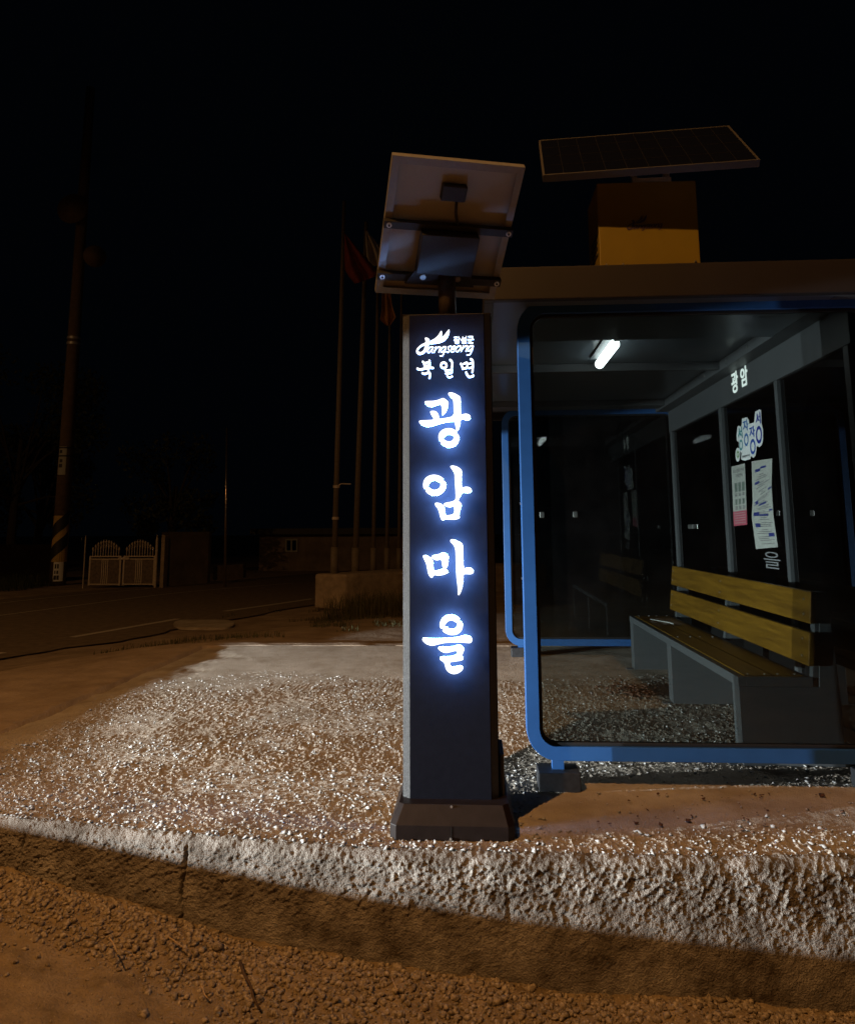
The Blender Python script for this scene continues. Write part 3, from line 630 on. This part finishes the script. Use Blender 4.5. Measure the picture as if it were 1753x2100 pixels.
# ceiling lamp
lp=empty('ceiling_lamp',(.86,5.3,2.5),'small white tube lamp glowing under the shelter ceiling','lamp')
M_tube=mat('lamp_tube',(.9,.9,.9),.4,emit=(.93,.98,1),estr=16)
MB().box(.86,.985,5.05,5.70,2.486,2.4995).build('base_plate',M_grey,lp,bevel=.003)
MB().tube([(.93,5.02,2.455),(.93,5.08,2.448),(.93,5.70,2.448),(.93,5.74,2.455)],[.02,.034,.034,.022],14).build('tube',M_tube,lp,smooth=True)
MB().box(.915,.945,4.98,5.03,2.45,2.4845).build('bracket',M_white,lp)
# ------------------------------------------------------------------ bench in the shelter
be=empty('bench',(1.6,5.95,0),'long slatted bench with yellow wooden boards on grey steel inside the shelter','bench')
YB0,YB1=4.46,7.46
for i,yy in enumerate((YB0,5.95,YB1-.12)):
    m=MB().prism([(1.40,0),(1.925,0),(1.93,.30),(1.90,.90),(1.86,.90),(1.82,.405),(1.40,.405)],'y',yy+.002,yy+.118).build('leg',M_bench,be,bevel=.002)
    MB().prism([(1.79,.452),(1.84,.452),(1.888,.90),(1.842,.90)],'y',yy-.001+.006,yy+.048).build('back_post',M_bench,m,bevel=.002)
    MB().box(1.33,1.39,yy+.004,yy+.046,0,.008).build('foot_plate',M_bench,m)
fr=MB(); fr.box(1.397,1.437,YB0,YB1,.406,.455); fr.box(1.437,1.79,YB0,YB0+.035,.406,.455); fr.box(1.437,1.79,YB1-.035,YB1,.406,.455); fr.box(1.755,1.79,YB0+.035,YB1-.035,.406,.450)
fr.build('seat_frame',M_bench,be,bevel=.002)
MB().box(1.440,1.591,YB0+.037,YB1-.037,.43,.459).build('seat_board',M_wood,be,bevel=.003)
MB().box(1.597,1.752,YB0+.037,YB1-.037,.43,.459).build('seat_board',M_wood,be,bevel=.003)
for z0,z1 in ((.515,.69),(.735,.905)):
    f=lambda z:1.79+(z-.45)*.108
    MB().prism([(f(z0)-.034,z0),(f(z0)-.001,z0),(f(z1)-.001,z1),(f(z1)-.034,z1)],'y',YB0-.02,YB1).build('back_board',M_wood,be,bevel=.006)
for yy in (YB0+.06,6.01,YB1-.06):
    for z_ in (.56,.65,.78,.86): bolt((1.79+(z_-.45)*.108-.0345,yy,z_),be,.006,(-1,0,0))
    for xx in (1.47,1.56,1.63,1.72): bolt((xx,yy,.4585),be,.006,(0,0,1))
# litter on the bench: crumpled paper with a plastic stick
tg=MB(); P_=onZ(1345,1274,.462)
pp=[]; 
gx_,gy_=np.meshgrid(np.linspace(-.07,.09,9),np.linspace(-.25,.2,11)); gz_=.462+.010*np.abs(fbm(gx_,gy_,.05,99,2))+.003
tag(link('paper_scrap',gridmesh('paper',np.stack([1.60+gx_+.1*gy_*0,6.95+gy_,gz_],-1)),mat('crumpled_paper',(.45,.36,.30),.8,noise=.3,nscale=30)),'crumpled paper scrap lying on the far end of the bench seat','paper')
tag(MB().tube([(1.50,7.05,.470),(1.60,6.78,.472),(1.61,6.70,.47)],.004,8).build('plastic_stick',M_paper,smooth=True),'thin white bent plastic stick on the paper scrap','plastic stick')
# dry leaves in the shelter
n=140; lx=1.18+rng.normal(0,.09,n); ly=6.35+rng.normal(0,.16,n)
tag(stones('dry_leaves',np.stack([lx,ly,.012+rng.random(n)*.015],-1),.012+.014*rng.random(n),M_litter,'oct',8,.25),'small heap of dark dry leaves on the shelter floor by the bench','dry leaves',kind='stuff')
n=90; lx=rng.uniform(.5,2.2,n); ly=3.5+rng.random(n)*.5
tag(stones('leaf_crumbs',np.stack([lx,ly,.008+rng.random(n)*.004],-1),.004+.010*rng.random(n)**2,M_litter,'oct',9,.3),'dark leaf crumbs on the pavement right of the sign','leaf crumbs',kind='stuff')
# ------------------------------------------------------------------ stickers and posters on the back glass
XG=XW+.022
stk=empty('slogan_sticker',(XG,5.6,1.6),'white-edged sticker with four stacked blue and green syllables on the back glass','sticker')
CQ=lambda x,y:((2530+x*.2857)/1.6971,(1400+y*.2857)/1.6971)
OUT=[(128,290),(150,285),(165,300),(178,270),(180,200),(240,180),(265,215),(268,262),(328,245),(342,112),(375,98),(395,85),(412,95),(418,260),(436,330),(438,460),(420,520),(390,545),(362,530),(355,590),(345,650),(320,675),(288,655),(283,690),(215,712),(170,697),(175,620),(148,590),(140,480),(118,470),(115,400)]
MB().add([onX(*CQ(*q),XG-.001) for q in OUT],[tuple(range(len(OUT)))]).build('sticker_backing',M_white,stk)
def ring(x,y,rx_,ry_,m,hole,name='ring'):
    cx,cy=CQ(x,y); disc(cx,cy,rx_*.2857/1.6971,ry_*.2857/1.6971,XG-.002,m,name,stk,hole)
def disc(cx,cy,rx_,ry_,X,m,name,parent,hole=0):
    O=[onX(cx+rx_*math.cos(t),cy+ry_*math.sin(t),X) for t in np.linspace(0,2*math.pi,25)[:-1]]
    if not hole: mb=MB().add(O,[tuple(range(24))])
    else:
        I=[onX(cx+hole*rx_*math.cos(t),cy+hole*ry_*math.sin(t),X) for t in np.linspace(0,2*math.pi,25)[:-1]]
        mb=MB().add(O+I,[(i,(i+1)%24,24+(i+1)%24,24+i) for i in range(24)])
    return mb.build(name,m,parent)
for ch,bx_,rg,c in (('서',(130,185,300,445),(168,520,22,68),(.02,.26,.30)),('자',(190,258,212,350),(233,455,26,80),(.04,.17,.46)),('자',(268,338,290,425),(313,540,33,95),(.02,.08,.42)),('서',(345,408,122,268),(387,395,37,108),(.01,.025,.30))):
    mi=mat('sticker_ink',c,.6); p0=CQ(bx_[0],bx_[2]); p1=CQ(bx_[1],bx_[3])
    wall_text(ch,p0[0],p1[0],p0[1],p1[1],XG-.0022,.0005,mi,'syllable',stk,.03); ring(*rg,mi,.62)
ring(130,638,28,86,M_white,0,'sticker_backing'); 
cx,cy=CQ(130,635); disc(cx,cy,17*.2857/1.6971,44*.2857/1.6971,XG-.003,mat('sticker_green',(.22,.38,.16),.6),'ring',stk,.5)
wall_text('Jangseong',*(CQ(182,632)[0],CQ(275,672)[0],CQ(182,632)[1],CQ(275,672)[1]),XG-.0035,.0004,M_ink,'caption',stk)
def quad(pts,X,m,name,parent=None,k=0):
    return MB().add([onX(a,b,X-k) for a,b in pts],[(0,1,2,3)]).build(name,m,parent)
po=empty('poster',(XG,5.75,1.1),'narrow white information poster with a red lower band, left on the back glass','poster','papers taped to the back glass')
def PQ(u,v):   # poster 1: corners
    A=np.array([1499.5,957.]);Bq=np.array([1520.5,949.]);Cq=np.array([1532,1076.]) ;D=np.array([1504.5,1079.])
    Bq=np.array([1527,950.]); 
    return (A*(1-u)+Bq*u)*(1-v)+(D*(1-u)+Cq*u)*v
def pq(u0,u1,v0,v1,m,name,k): return quad([PQ(u0,v0),PQ(u1,v0),PQ(u1,v1),PQ(u0,v1)],XG,m,name,po,k)
pq(0,1,0,1,M_paper,'sheet',.001); pq(0,1,.76,1,M_red,'red_band',.0016)
for u in (.18,.45,.72):
    pq(u,u+.2,.29,.44,M_pic,'picture',.0016); 
    pq(u,u+.16,.56,.65,M_pic,'picture',.0016)
    for v in (.465,.485,.50,.68,.70,.72): pq(u,u+.17,v,v+.009,M_ink,'text_line',.0016)
def post_text(s,fn,parent,u0,u1,v0,v1,m,k):
    me=fit_text(s,0,1,0,1,0.0001)
    remap(me,lambda a,b,c:tuple(onX(*fn(u0+(u1-u0)*a,v1-(v1-v0)*b),XG-k))); return link('heading',me,m,parent)
post_text('버스정류장 안내',PQ,po,.12,.92,.06,.12,M_ink,.0017); post_text('이용안내',PQ,po,.3,.78,.14,.20,M_ink,.0017)
for v in (.79,.83,.87,.91,.95): pq(.08,.9,v,v+.008,M_paper,'text_line',.002)
nb=empty('notice_sheet',(XG,5.3,1.1),'curling creased timetable sheet with navy blocks, right on the back glass','notice','papers taped to the back glass')
def NQ(u,v):
    L=[(1541,946),(1543,1030),(1541,1060),(1550,1126)]; R=[(1583,940),(1582,1000),(1586,1060),(1595,1122)]
    t=v*3; i=min(int(t),2); f=t-i; a=np.array(L[i])*(1-f)+np.array(L[i+1])*f; b=np.array(R[i])*(1-f)+np.array(R[i+1])*f
    return a*(1-u)+b*u
def sheet(u0,u1,v0,v1,m,name,k,n=16,wav=.012):
    V=[];
    for i in range(n+1):
        v=v0+(v1-v0)*i/n
        for u in np.linspace(u0,u1,5):
            V.append(onX(*NQ(u,v),XG-k-wav*(.5+.5*math.sin(v*9+u*4))-.02*max(0,.12-u)))
    return MB().add(V,[(i*5+j,i*5+j+1,(i+1)*5+j+1,(i+1)*5+j) for i in range(n) for j in range(4)]).build(name,m,nb,smooth=True)
sheet(0,1,0,1,M_paper,'sheet',.002)
for u0,u1,v0,v1 in ((.16,.4,.075,.10),(.13,.36,.185,.205),(.8,.98,.31,.33),(.1,.3,.37,.44),(.32,.68,.455,.48),(.8,.96,.57,.59),(.08,.34,.58,.65),(.34,.76,.625,.65),(.12,.34,.735,.775),(.66,.92,.84,.88),(.42,.7,.06,.08)):
    sheet(u0,u1,v0,v1,M_inkb,'navy_block',.004,2)
for i in range(46):
    v=.11+.86*i/46; a=random.uniform(.15,.45); b=random.uniform(.55,.95)
    if i%4: sheet(a,b,v,v+.005,M_ink,'text_line',.0035,1)
# faint reflection of a syllable, painted in grey lower on the glass
wall_text('을',1566,1600,1132,1166,XG-.001,.0005,mat('painted_reflection',(.22,.22,.23),.6),'reflected_syllable',None)
tag(bpy.data.objects['reflected_syllable'],'faint grey painted reflection of a syllable on the dark glass below the curling sheet','lettering')
# small silver locks/handles on the glass panes
# ------------------------------------------------------------------ roof solar panel on its yellow box
bx=empty('battery_box',(.93,4.1,2.59),'yellow painted battery box with a printed logo standing on the shelter roof','box')
MB().box(.668,1.182,3.955,4.30,2.5905,3.06).build('box_body',M_box,bx,bevel=.004)
for q in ((.70,3.954,2.61),(1.155,3.954,2.615),(.785,3.954,2.61)): bolt(q,bx,.005)
for i in range(4): MB().box(.664,.6695,4.0,4.2,2.68+.035*i,2.69+.035*i).build('vent_slot',M_blk,bx)
lb=MB(); k=0
def cvb(q,k): # logo on the box
    return (.905+(q[0]-860)*.185/1600-.0,3.9535-k-.0005,2.80-(q[1]-700)*.185/1600+.0)
for s_ in JANG: ribbon(lb,s_,42,cvb,k); k+=.0003
for wg in WING: lb.add([cvb(q,k) for q in chaikin(wg,1)],[tuple(range(len(wg)*2))])
mJ=curvemesh([[(cvb(c,0)[0],cvb(c,0)[2]) for c in chaikin(p,1)] for p in JJ],.001); remap(mJ,lambda a,b,c:(a,3.9525-c,b))
o=lb.build('logo',M_logo,bx); b_=bmesh.new(); b_.from_mesh(o.data); mJ.transform(Matrix.Translation(-Vector(bx.location))); b_.from_mesh(mJ); b_.to_mesh(o.data); b_.free()
sp=empty('solar_panel',(.9,3.95,3.06),'wide dark solar panel tilted above the yellow box on the shelter roof','solar panel')
QR=Matrix.Rotation(math.radians(-3.98),3,'Z')@Matrix.Rotation(math.radians(-.57),3,'Y')@Matrix.Rotation(math.radians(42.4),3,'X'); _q=1.02; qc=Vector((.892*_q,3.9*_q,H+(3.218-H)*_q))
TT=Matrix.Translation(qc)@QR.to_4x4(); qw,qh=.519*_q,.323*_q
MB().box(-qw+.006,qw-.006,-qh+.006,qh-.006,-.006,-.002,TT).build('cells',M_cell,sp)
ln=MB()
for i in range(1,10): ln.box(-qw+2*qw*i/10-.0012,-qw+2*qw*i/10+.0012,-qh+.02,qh-.02,-.0019,-.0012,TT)
for i in range(1,4): ln.box(-qw+.02,qw-.02,-qh+2*qh*i/4-.0012,-qh+2*qh*i/4+.0012,-.0018,-.0010,TT)
ln.build('cell_grid',M_line,sp)
fm=MB()
for a in ((-qw,qw,-qh,-qh+.011),(-qw,qw,qh-.011,qh),(-qw,-qw+.011,-qh+.011,qh-.011),(qw-.011,qw,-qh+.011,qh-.011)): fm.box(*a,-.038,.0,TT)
fm.build('panel_frame',M_alud,sp,bevel=.001)
MB().box(-qw+.012,qw-.012,-qh+.012,qh-.012,-.030,-.0065,TT).build('backsheet',M_back,sp)
st=MB(); st.box(.86,.89,4.0,4.25,3.061,3.08); st.box(.86,.89,4.0,4.03,3.081,3.26); st.box(1.03,1.06,4.0,4.03,3.061,3.26); st.box(.86,1.06,3.97,3.985,3.061,3.09)
st.build('support',M_alu,sp)
# ------------------------------------------------------------------ flagpoles on a concrete block wall
bl=MB(); a=onY(644,1238,17.0); b=onY(708,1243,16.7)
zt=onY(676,1177,16.9)[2]
d=Vector((.5,1,0)).normalized()*5.5
A=Vector((a[0],a[1],0)); B=Vector((b[0],b[1],0))
quadp=[(A.x,A.y),(B.x,B.y),((B+d).x+2.2,(B+d).y),((A+d).x+2.0,(A+d).y+.6)]
bl.prism(quadp,'z',-.42,zt)
tag(bl.build('concrete_wall',M_block,bevel=.05),'low thick concrete wall with a squared end carrying the flagpoles','wall')
def flagpole(base,topx,Y,r,rs,lb,top_z=None):
    b=onY(base[0],base[1],Y); t=onY(topx[0],topx[1],Y); 
    s=empty('flagpole',(b[0],b[1],b[2]),lb,'flagpole','flagpoles on the concrete wall')
    b,t=Vector(b),Vector(t); L=(t-b).length; k=.52/L
    MB().tube([b-Vector((0,0,.15)),b+(t-b)*k],rs,12).build('sleeve',M_pole,s,smooth=True)
    MB().tube([b+(t-b)*k*.9,b+(t-b)*.5,t],[r,r*.85,r*.6],12).build('shaft',M_pole,s,smooth=True)
    return s,b,t
FP=[((685,1172),(706,412),17.1,.065,.085,'leftmost and brightest flagpole, with tie straps, standing on the wall end'),((728,1171),(751,455),17.9,.07,.09,'second flagpole from the left on the wall, carrying the pale flag'),((765,1169),(776,500),18.9,.05,.07,'third flagpole from the left on the wall, faint in the dark'),((793,1167),(801,540),19.8,.05,.07,'fourth flagpole from the left, close beside the sign'),((818,1166),(824,560),20.7,.05,.07,'fifth flagpole, mostly hidden behind the sign')]
poles=[flagpole(*p) for p in FP]
s,b,t=poles[0]
for k in (.305,.20):
    q=b+(t-b)*(k-.0); q=Vector(onY(685+21*k,1172-760*k,17.1))
for yy in (998,1063):
    q=Vector(onY(685+21*(1172-yy)/760,yy,17.1)); MB().tube([q-Vector((0,0,.03)),q+Vector((0,0,.03))],.075,12).build('strap',M_flagw,s)
q=Vector(onY(690,997,17.1)); MB().tube([q,q+Vector((.12,-.05,.05)),q+Vector((.33,-.08,.04))],.014,6).build('strap_end',M_flagw,s)
def flag(outline,Y,m,lb,seed,fold=.12):
    # cloth hanging in folds: outline in image units, gridded and rippled
    L,R=outline; n=22; P3=[]
    for i in range(n+1):
        v=i/n; a=np.array([np.interp(v,np.linspace(0,1,len(L)),[p[0] for p in L]),np.interp(v,np.linspace(0,1,len(L)),[p[1] for p in L])]); b=np.array([np.interp(v,np.linspace(0,1,len(R)),[p[0] for p in R]),np.interp(v,np.linspace(0,1,len(R)),[p[1] for p in R])])
        row=[]
        for j in range(19):
            u=j/18; q=a*(1-u)+b*u; row.append(onY(q[0],q[1],Y+fold*math.sin(u*11+seed+v*1.5)*(.3+v)))
        P3.append(row)
    o=link('flag',gridmesh('flag',np.array(P3)),m,smooth=True); sd=o.modifiers.new('thickness','SOLIDIFY'); sd.thickness=.004
    return tag(o,lb,'flag','flags on the poles')
flag(([(706,478),(706,520),(707,552),(716,568),(728,582)],[(707,478),(730,505),(756,535),(778,560),(772,566)]),17.0,M_flagr,'dark red flag drooping from the leftmost flagpole',1)
flag(([(750,474),(750,500),(752,525),(760,545)],[(752,472),(768,492),(785,520),(790,545)]),17.8,M_flagw,'pale flag hanging partly behind the solar panel',3)
flag(([(783,600),(782,640),(779,655),(792,668)],[(800,600),(805,630),(812,650),(800,667)]),18.85,M_flago,'small orange-brown flag tip hanging beside the sign top',5)
# ------------------------------------------------------------------ slender steel mast
t_=onY(465.5,877,23.5); b_q=onY(461,1215,23.5)
b_q,t_=Vector(b_q),Vector(t_)
tag(MB().tube([b_q,(b_q+t_)/2,t_],[.045,.04,.03],12).build('steel_mast',mat('galvanised_steel',(.5,.45,.4),.25,metal=.9),smooth=True),'slender shiny steel mast standing alone beyond the road','pole')
# ------------------------------------------------------------------ utility pole
YU=24.5; ub=Vector(onY(117,1207,YU)); ut=Vector(onY(186,180,YU)); L=(ut-ub)
up=empty('utility_pole',ub,'leaning concrete utility pole with black and yellow wrap at the roadside','utility pole')
at_=lambda y:ub+L*((1207-y)/(1207-180))
rad=lambda y:.245-.10*((1207-y)/(1027))
MB().tube([ub-Vector((0,0,.2)),at_(800),at_(500),ut],[.25,rad(800),rad(500),rad(180)],24).build('shaft',M_cpole,up,smooth=True)
def wrap(y0,y1,m,name,fn=None,r0=.006,arc=(0,2*math.pi),n=30,parent=up):
    V=[];nn=n
    for i in range(nn+1):
        th_=arc[0]+(arc[1]-arc[0])*i/nn
        for y in (y0,y1):
            yy=y if fn is None else y+fn(th_)
            c=at_(yy); r=rad(yy)+r0; V.append((c.x+r*math.sin(th_),c.y-r*math.cos(th_),c.z))
    return MB().add(V,[(2*i,2*i+1,2*i+3,2*i+2) for i in range(nn)]).build(name,m,parent,smooth=True)
wrap(1157,1070,M_yel,'hazard_wrap',r0=.004)
sl=lambda th_:(-th_*13)
for c0 in (1092,1133): wrap(c0+13,c0-13,M_hblk,'hazard_stripe',sl,.007,(-1.6,1.6))
wrap(992,937,M_paper,'number_plate',r0=.02,arc=(-.55,.55)); wrap(941,938,M_blk,'plate_band',r0=.03,arc=(-3.1,3.1)); wrap(957,954,M_blk,'plate_band',r0=.03,arc=(-3.1,3.1))
for y0,y1,a0,a1 in ((950,944,-.4,0),(968,962,-.3,.1),(978,971,-.4,.1)): wrap(y0,y1,M_ink,'plate_mark',r0=.024,arc=(a0,a1))
wrap(1193,1157,M_white,'notice_plate',r0=.012,arc=(-.1,1.1))
for y0,y1,a0,a1 in ((1169,1161,.05,.25),(1169,1161,.33,.52),(1179,1173,.05,.2),(1190,1182,.0,.3),(1190,1182,.35,.6),(1179,1173,.3,.5)): wrap(y0,y1,M_ink,'plate_mark',r0=.016,arc=(a0,a1))
for y in (733,722): wrap(y,y-5,M_alu,'steel_band',r0=.02)
c=at_(463); MB().tube([(c.x,c.y-.30,c.z),(c.x,c.y-.65,c.z)],[.30,.52],24).build('horn_speaker',M_cpole,up,smooth=True)
c=Vector(onY(202,532,YU)); MB().tube([(at_(532).x,c.y,c.z+.05),(c.x-.2,c.y-.1,c.z+.05)],.04,8).build('bracket_arm',M_blk,up); MB().tube([(c.x-.25,c.y+.1,c.z+.12),(c.x+.1,c.y-.45,c.z-.05)],[.12,.36],24).build('horn_speaker',M_cpole,up,smooth=True)
# ------------------------------------------------------------------ ornamental gate
YG=23.4
g=empty('driveway_gate',onY(245,1205,YG),'pale ornamental double gate with arched spear tops across the road','gate')
gx0=onY(180,1200,YG)[0]; gx1=onY(316,1200,YG)[0]; zb0=onY(245,1203,YG)[2]
zr=onY(245,1141,YG)[2]; zt0=onY(245,1106,YG)[2]
mid=(gx0+gx1)/2; w=(gx1-gx0)/2
for li,(a,b) in enumerate(((gx0,mid-.03),(mid+.03,gx1))):
    lf=MB(); 
    for xx in (a,b-.05): lf.box(xx,xx+.05,YG,YG+.05,zb0+.03,zr)
    for z in (zb0+.05,zr-.10,zr-.02): lf.box(a,b,YG+.005,YG+.045,z,z+.035)
    leaf=lf.build('gate_leaf',M_gatem,g)
    MB().box(a+.05,b-.05,YG+.02,YG+.03,zb0+.08,zr-.1).build('sheet_panel',M_gatep,leaf)
    m_=MB(); n=11
    for i in range(n):
        xx=a+.05+(b-a-.1)*(i+.5)/n; u=(i+.5)/n; hgt=(zt0-zr)*(.45+.55*math.sin(math.pi*u)**.8)
        m_.tube([(xx,YG+.02,zr),(xx,YG+.02,zr+hgt-.1)],.012,6); m_.tube([(xx,YG+.02,zr+hgt-.12),(xx,YG+.02,zr+hgt-.07),(xx,YG+.02,zr+hgt)],[.012,.032,.002],6)
        if i<n-1:
            x2=a+.05+(b-a-.1)*(i+1.5)/n; m_.tube([(xx,YG+.02,zr+hgt*.45),((xx+x2)/2,YG+.02,zr+hgt*.8),(x2,YG+.02,zr+hgt*.45)],.008,5)
    m_.build('spear_bars',M_gatem,leaf)
    c_=(a+b)/2; q=MB()
    for k_ in (-.09,-.03,.03,.09): q.box(c_+k_-.013,c_+k_+.013,YG-.005,YG+.018,zb0+.07,zr-.1)
    q.build('ribs',M_gatem,leaf)
MB().box(mid-.12,mid+.22,YG-.03,YG-.006,zr-.10,zr-.03).build('latch',M_gatem,g)
def gpost(px0,px1,py0,py1,lb):
    a=onY(px0,py1,YG-.1); b=onY(px1,py0,YG-.1); r=(b[0]-a[0])/2; cx=(a[0]+b[0])/2
    o=MB().tube([(cx,YG-.1,a[2]-.1),(cx,YG-.1,b[2]-.08),(cx,YG-.1,b[2]-.03),(cx,YG-.1,b[2]+.06)],[r,r,r*.7,.01],14).build('gate_post',M_gatem,smooth=False); return tag(o,lb,'gate post','round posts of the driveway gate')
gpost(161.5,167.5,1107,1205,'thinner left one of the paired gate posts nearest the utility pole')
gpost(168.5,177,1103,1206,'right one of the paired posts at the left of the gate')
gpost(315.5,325,1101,1201,'single round gate post at the right end of the gate')
# walls and house beyond
def wallq(name,px0,px1,pyt,pyb,Y0,Y1,m,lb,cat,th=.25):
    a=onY(px0,pyb,Y0); b=onY(px1,pyb,Y1); z0=min(a[2],b[2])-.2; z1=onY(px0,pyt,Y0)[2]
    o=MB().prism([(a[0],Y0),(b[0],Y1),(b[0],Y1+th),(a[0],Y0+th)],'z',z0,z1).build(name,m); return tag(o,lb,cat)
wallq('garden_wall',327,425,1091,1200,23.6,25.2,M_wall,'plain plaster wall right of the gate beyond the road','wall')
wallq('brick_pier',327,334,1097,1203,23.2,23.2,M_block,'narrow pale pier beside the right gate post','pier',.3)
# ribbed fence left of the pole
rf=MB(); a=onY(-60,1195,26); b=onY(108,1195,26)
for i in range(60):
    xx=a[0]+(b[0]-a[0])*i/60; rf.box(xx,xx+.09,26,26.04,a[2]-.2,onY(0,1117,26)[2])
for z in (.2,1.0): rf.box(a[0],b[0],26.041,26.08,a[2]+z,a[2]+z+.06)
tag(rf.build('metal_fence',M_gatep),'ribbed dark metal fence left of the utility pole','fence')
hs=empty('house',onY(600,1190,33),'dim low house with a framed window beyond the road','house')
a=onY(530,1185,33); b=onY(690,1185,33); z1=onY(600,1096,33)[2]
MB().box(a[0],b[0]+3,33,39,a[2]-.5,z1).build('wall',M_wall,hs)
MB().box(a[0]-.3,b[0]+3.3,32.6,39.4,z1+.002,z1+.25).build('roof',M_dark,hs)
wa=onY(585,1132,32.97); wb=onY(611,1105,32.97)
wi=MB(); f_=.06
wi.box(wa[0],wb[0],32.93,32.99,wa[2],wa[2]+f_); wi.box(wa[0],wb[0],32.93,32.99,wb[2]-f_,wb[2]); wi.box(wa[0],wa[0]+f_,32.93,32.99,wa[2]+f_,wb[2]-f_); wi.box(wb[0]-f_,wb[0],32.93,32.99,wa[2]+f_,wb[2]-f_); wi.box((wa[0]+wb[0])/2-.03,(wa[0]+wb[0])/2+.03,32.93,32.99,wa[2]+f_,wb[2]-f_)
w_=wi.build('window',M_paper,hs); MB().box(wa[0]+.01,wb[0]-.01,32.975,32.995,wa[2]+.01,wb[2]-.01).build('pane',M_cell,w_)
wallq('low_kerb_wall',437,500,1161,1180,27,28.5,M_block,'low pale masonry block in front of the dim house','block')
# trees: trunk, limbs, leaf clumps
def tree(name,x,y,z,h,r,lb,seed,n=5200,lean=0):
    R=random.Random(seed); rr=np.random.default_rng(seed)
    s=empty(name,(x,y,z),lb,'tree','dark trees across the road')
    tr=MB(); tr.tube([(x,y,z-.2),(x+.05,y,z+h*.3),(x+.15+lean,y,z+h*.62)],[.20,.15,.08],10)
    cl=[]
    for i in range(16):
        a=R.uniform(0,6.28); hh_=R.uniform(.35,.95); rr_=r*math.sqrt(1-abs(hh_-.6)*1.2)*R.uniform(.5,1.0)
        c=Vector((x+rr_*math.cos(a)+lean,y+rr_*math.sin(a),z+h*hh_)); cl.append((c,r*R.uniform(.22,.42)))
        st_=Vector((x+.08,y,z+h*R.uniform(.25,.55))); tr.tube([st_,(st_+c)/2+Vector((0,0,.2)),c],[.06,.04,.012],6)
    tr.build('trunk',M_bark,s)
    k=len(cl); idx=rr.integers(0,k,n); cc=np.array([c[0][:] for c in cl])[idx]; cr=np.array([c[1] for c in cl])[idx]
    dd=rr.normal(size=(n,3)); dd/=np.linalg.norm(dd,axis=1)[:,None]; P0=cc+dd*(cr*rr.random(n)**.4)[:,None]
    a1=rr.normal(size=(n,3)); a1/=np.linalg.norm(a1,axis=1)[:,None]; a2=np.cross(a1,rr.normal(size=(n,3))); a2/=np.linalg.norm(a2,axis=1)[:,None]
    sz=rr.uniform(.05,.12,n)[:,None]; V=np.stack([P0-a1*sz,P0+a2*sz*.5,P0+a1*sz,P0-a2*sz*.5],1).reshape(-1,3)
    me=bpy.data.meshes.new('crown'); me.vertices.add(n*4); me.vertices.foreach_set('co',V.ravel().astype(np.float32)); fill(me,np.arange(n*4).reshape(n,4)); link('crown',me,M_leaf,s)
p=onY(15,1190,29); tree('broadleaf_tree',p[0],29,-.5,8.5,3.0,'large dark tree behind the ribbed fence at the left edge',3)
p=onY(70,1190,31); tree('broadleaf_tree',p[0],31,-.5,6.0,1.9,'smaller dark tree between the left-edge tree and the pole',4)
p=onY(345,1190,29); tree('broadleaf_tree',p[0],29,-.5,5.5,1.8,'thin dark tree rising behind the plaster wall',5,2600)
# grass and weeds
def grass(name,px_,py_,hts,lb,seed,m=M_grass):
    r=np.random.default_rng(seed); n=len(px_); a=r.uniform(0,6.28,n); h=hts; ln_=h*r.uniform(.1,.7,n)
    z=ground_z(px_,py_)+.002; w=.004+.003*r.random(n)
    dx,dy=np.cos(a),np.sin(a); b=np.stack([px_,py_,z],-1); sdv=np.stack([-dy,dx,0*dx],-1)*w[:,None]
    mid=b+np.stack([dx*ln_*.35,dy*ln_*.35,h*.6],-1); tip=b+np.stack([dx*ln_,dy*ln_,h],-1)
    V=np.stack([b-sdv,b+sdv,mid+sdv*.7,mid-sdv*.7,tip,tip],1)[:,:5].reshape(-1,3)
    me=bpy.data.meshes.new(name); me.vertices.add(n*5); me.vertices.foreach_set('co',V.ravel().astype(np.float32))
    k=np.arange(n)*5; q1=np.stack([k,k+1,k+2],-1); q2=np.stack([k,k+2,k+3],-1); q3=np.stack([k+3,k+2,k+4],-1)
    fill(me,np.concatenate([q1,q2,q3])); return tag(link(name,me,m),lb,'grass',kind='stuff')
r=rng; n=9000; gx_=r.uniform(-5.0,-.4,n); gy_=r.uniform(10.2,17,n); k=(fbm(gx_,gy_,1.6,77,3)>.0+.25*(gx_<-3.5)); gx_,gy_=gx_[k],gy_[k]
grass('weeds',gx_,gy_,r.uniform(.02,.09,len(gx_)),'sparse dry weeds on the ground between pavement and concrete wall',1)
n=2600; gx_=r.uniform(-2.7,.3,n); gy_=13.5+r.random(n)*3.2+(gx_+2.7)*.3; grass('tall_grass',gx_,gy_,r.uniform(.12,.5,n),'tall dry grass growing against the side of the concrete wall',2)
n=3500; gx_=r.uniform(-17,-13.2,n); gy_=r.uniform(22,25,n); grass('verge_grass',gx_,gy_,r.uniform(.1,.5,n),'dark rough grass on the far verge at the foot of the pole',6,M_leaf)
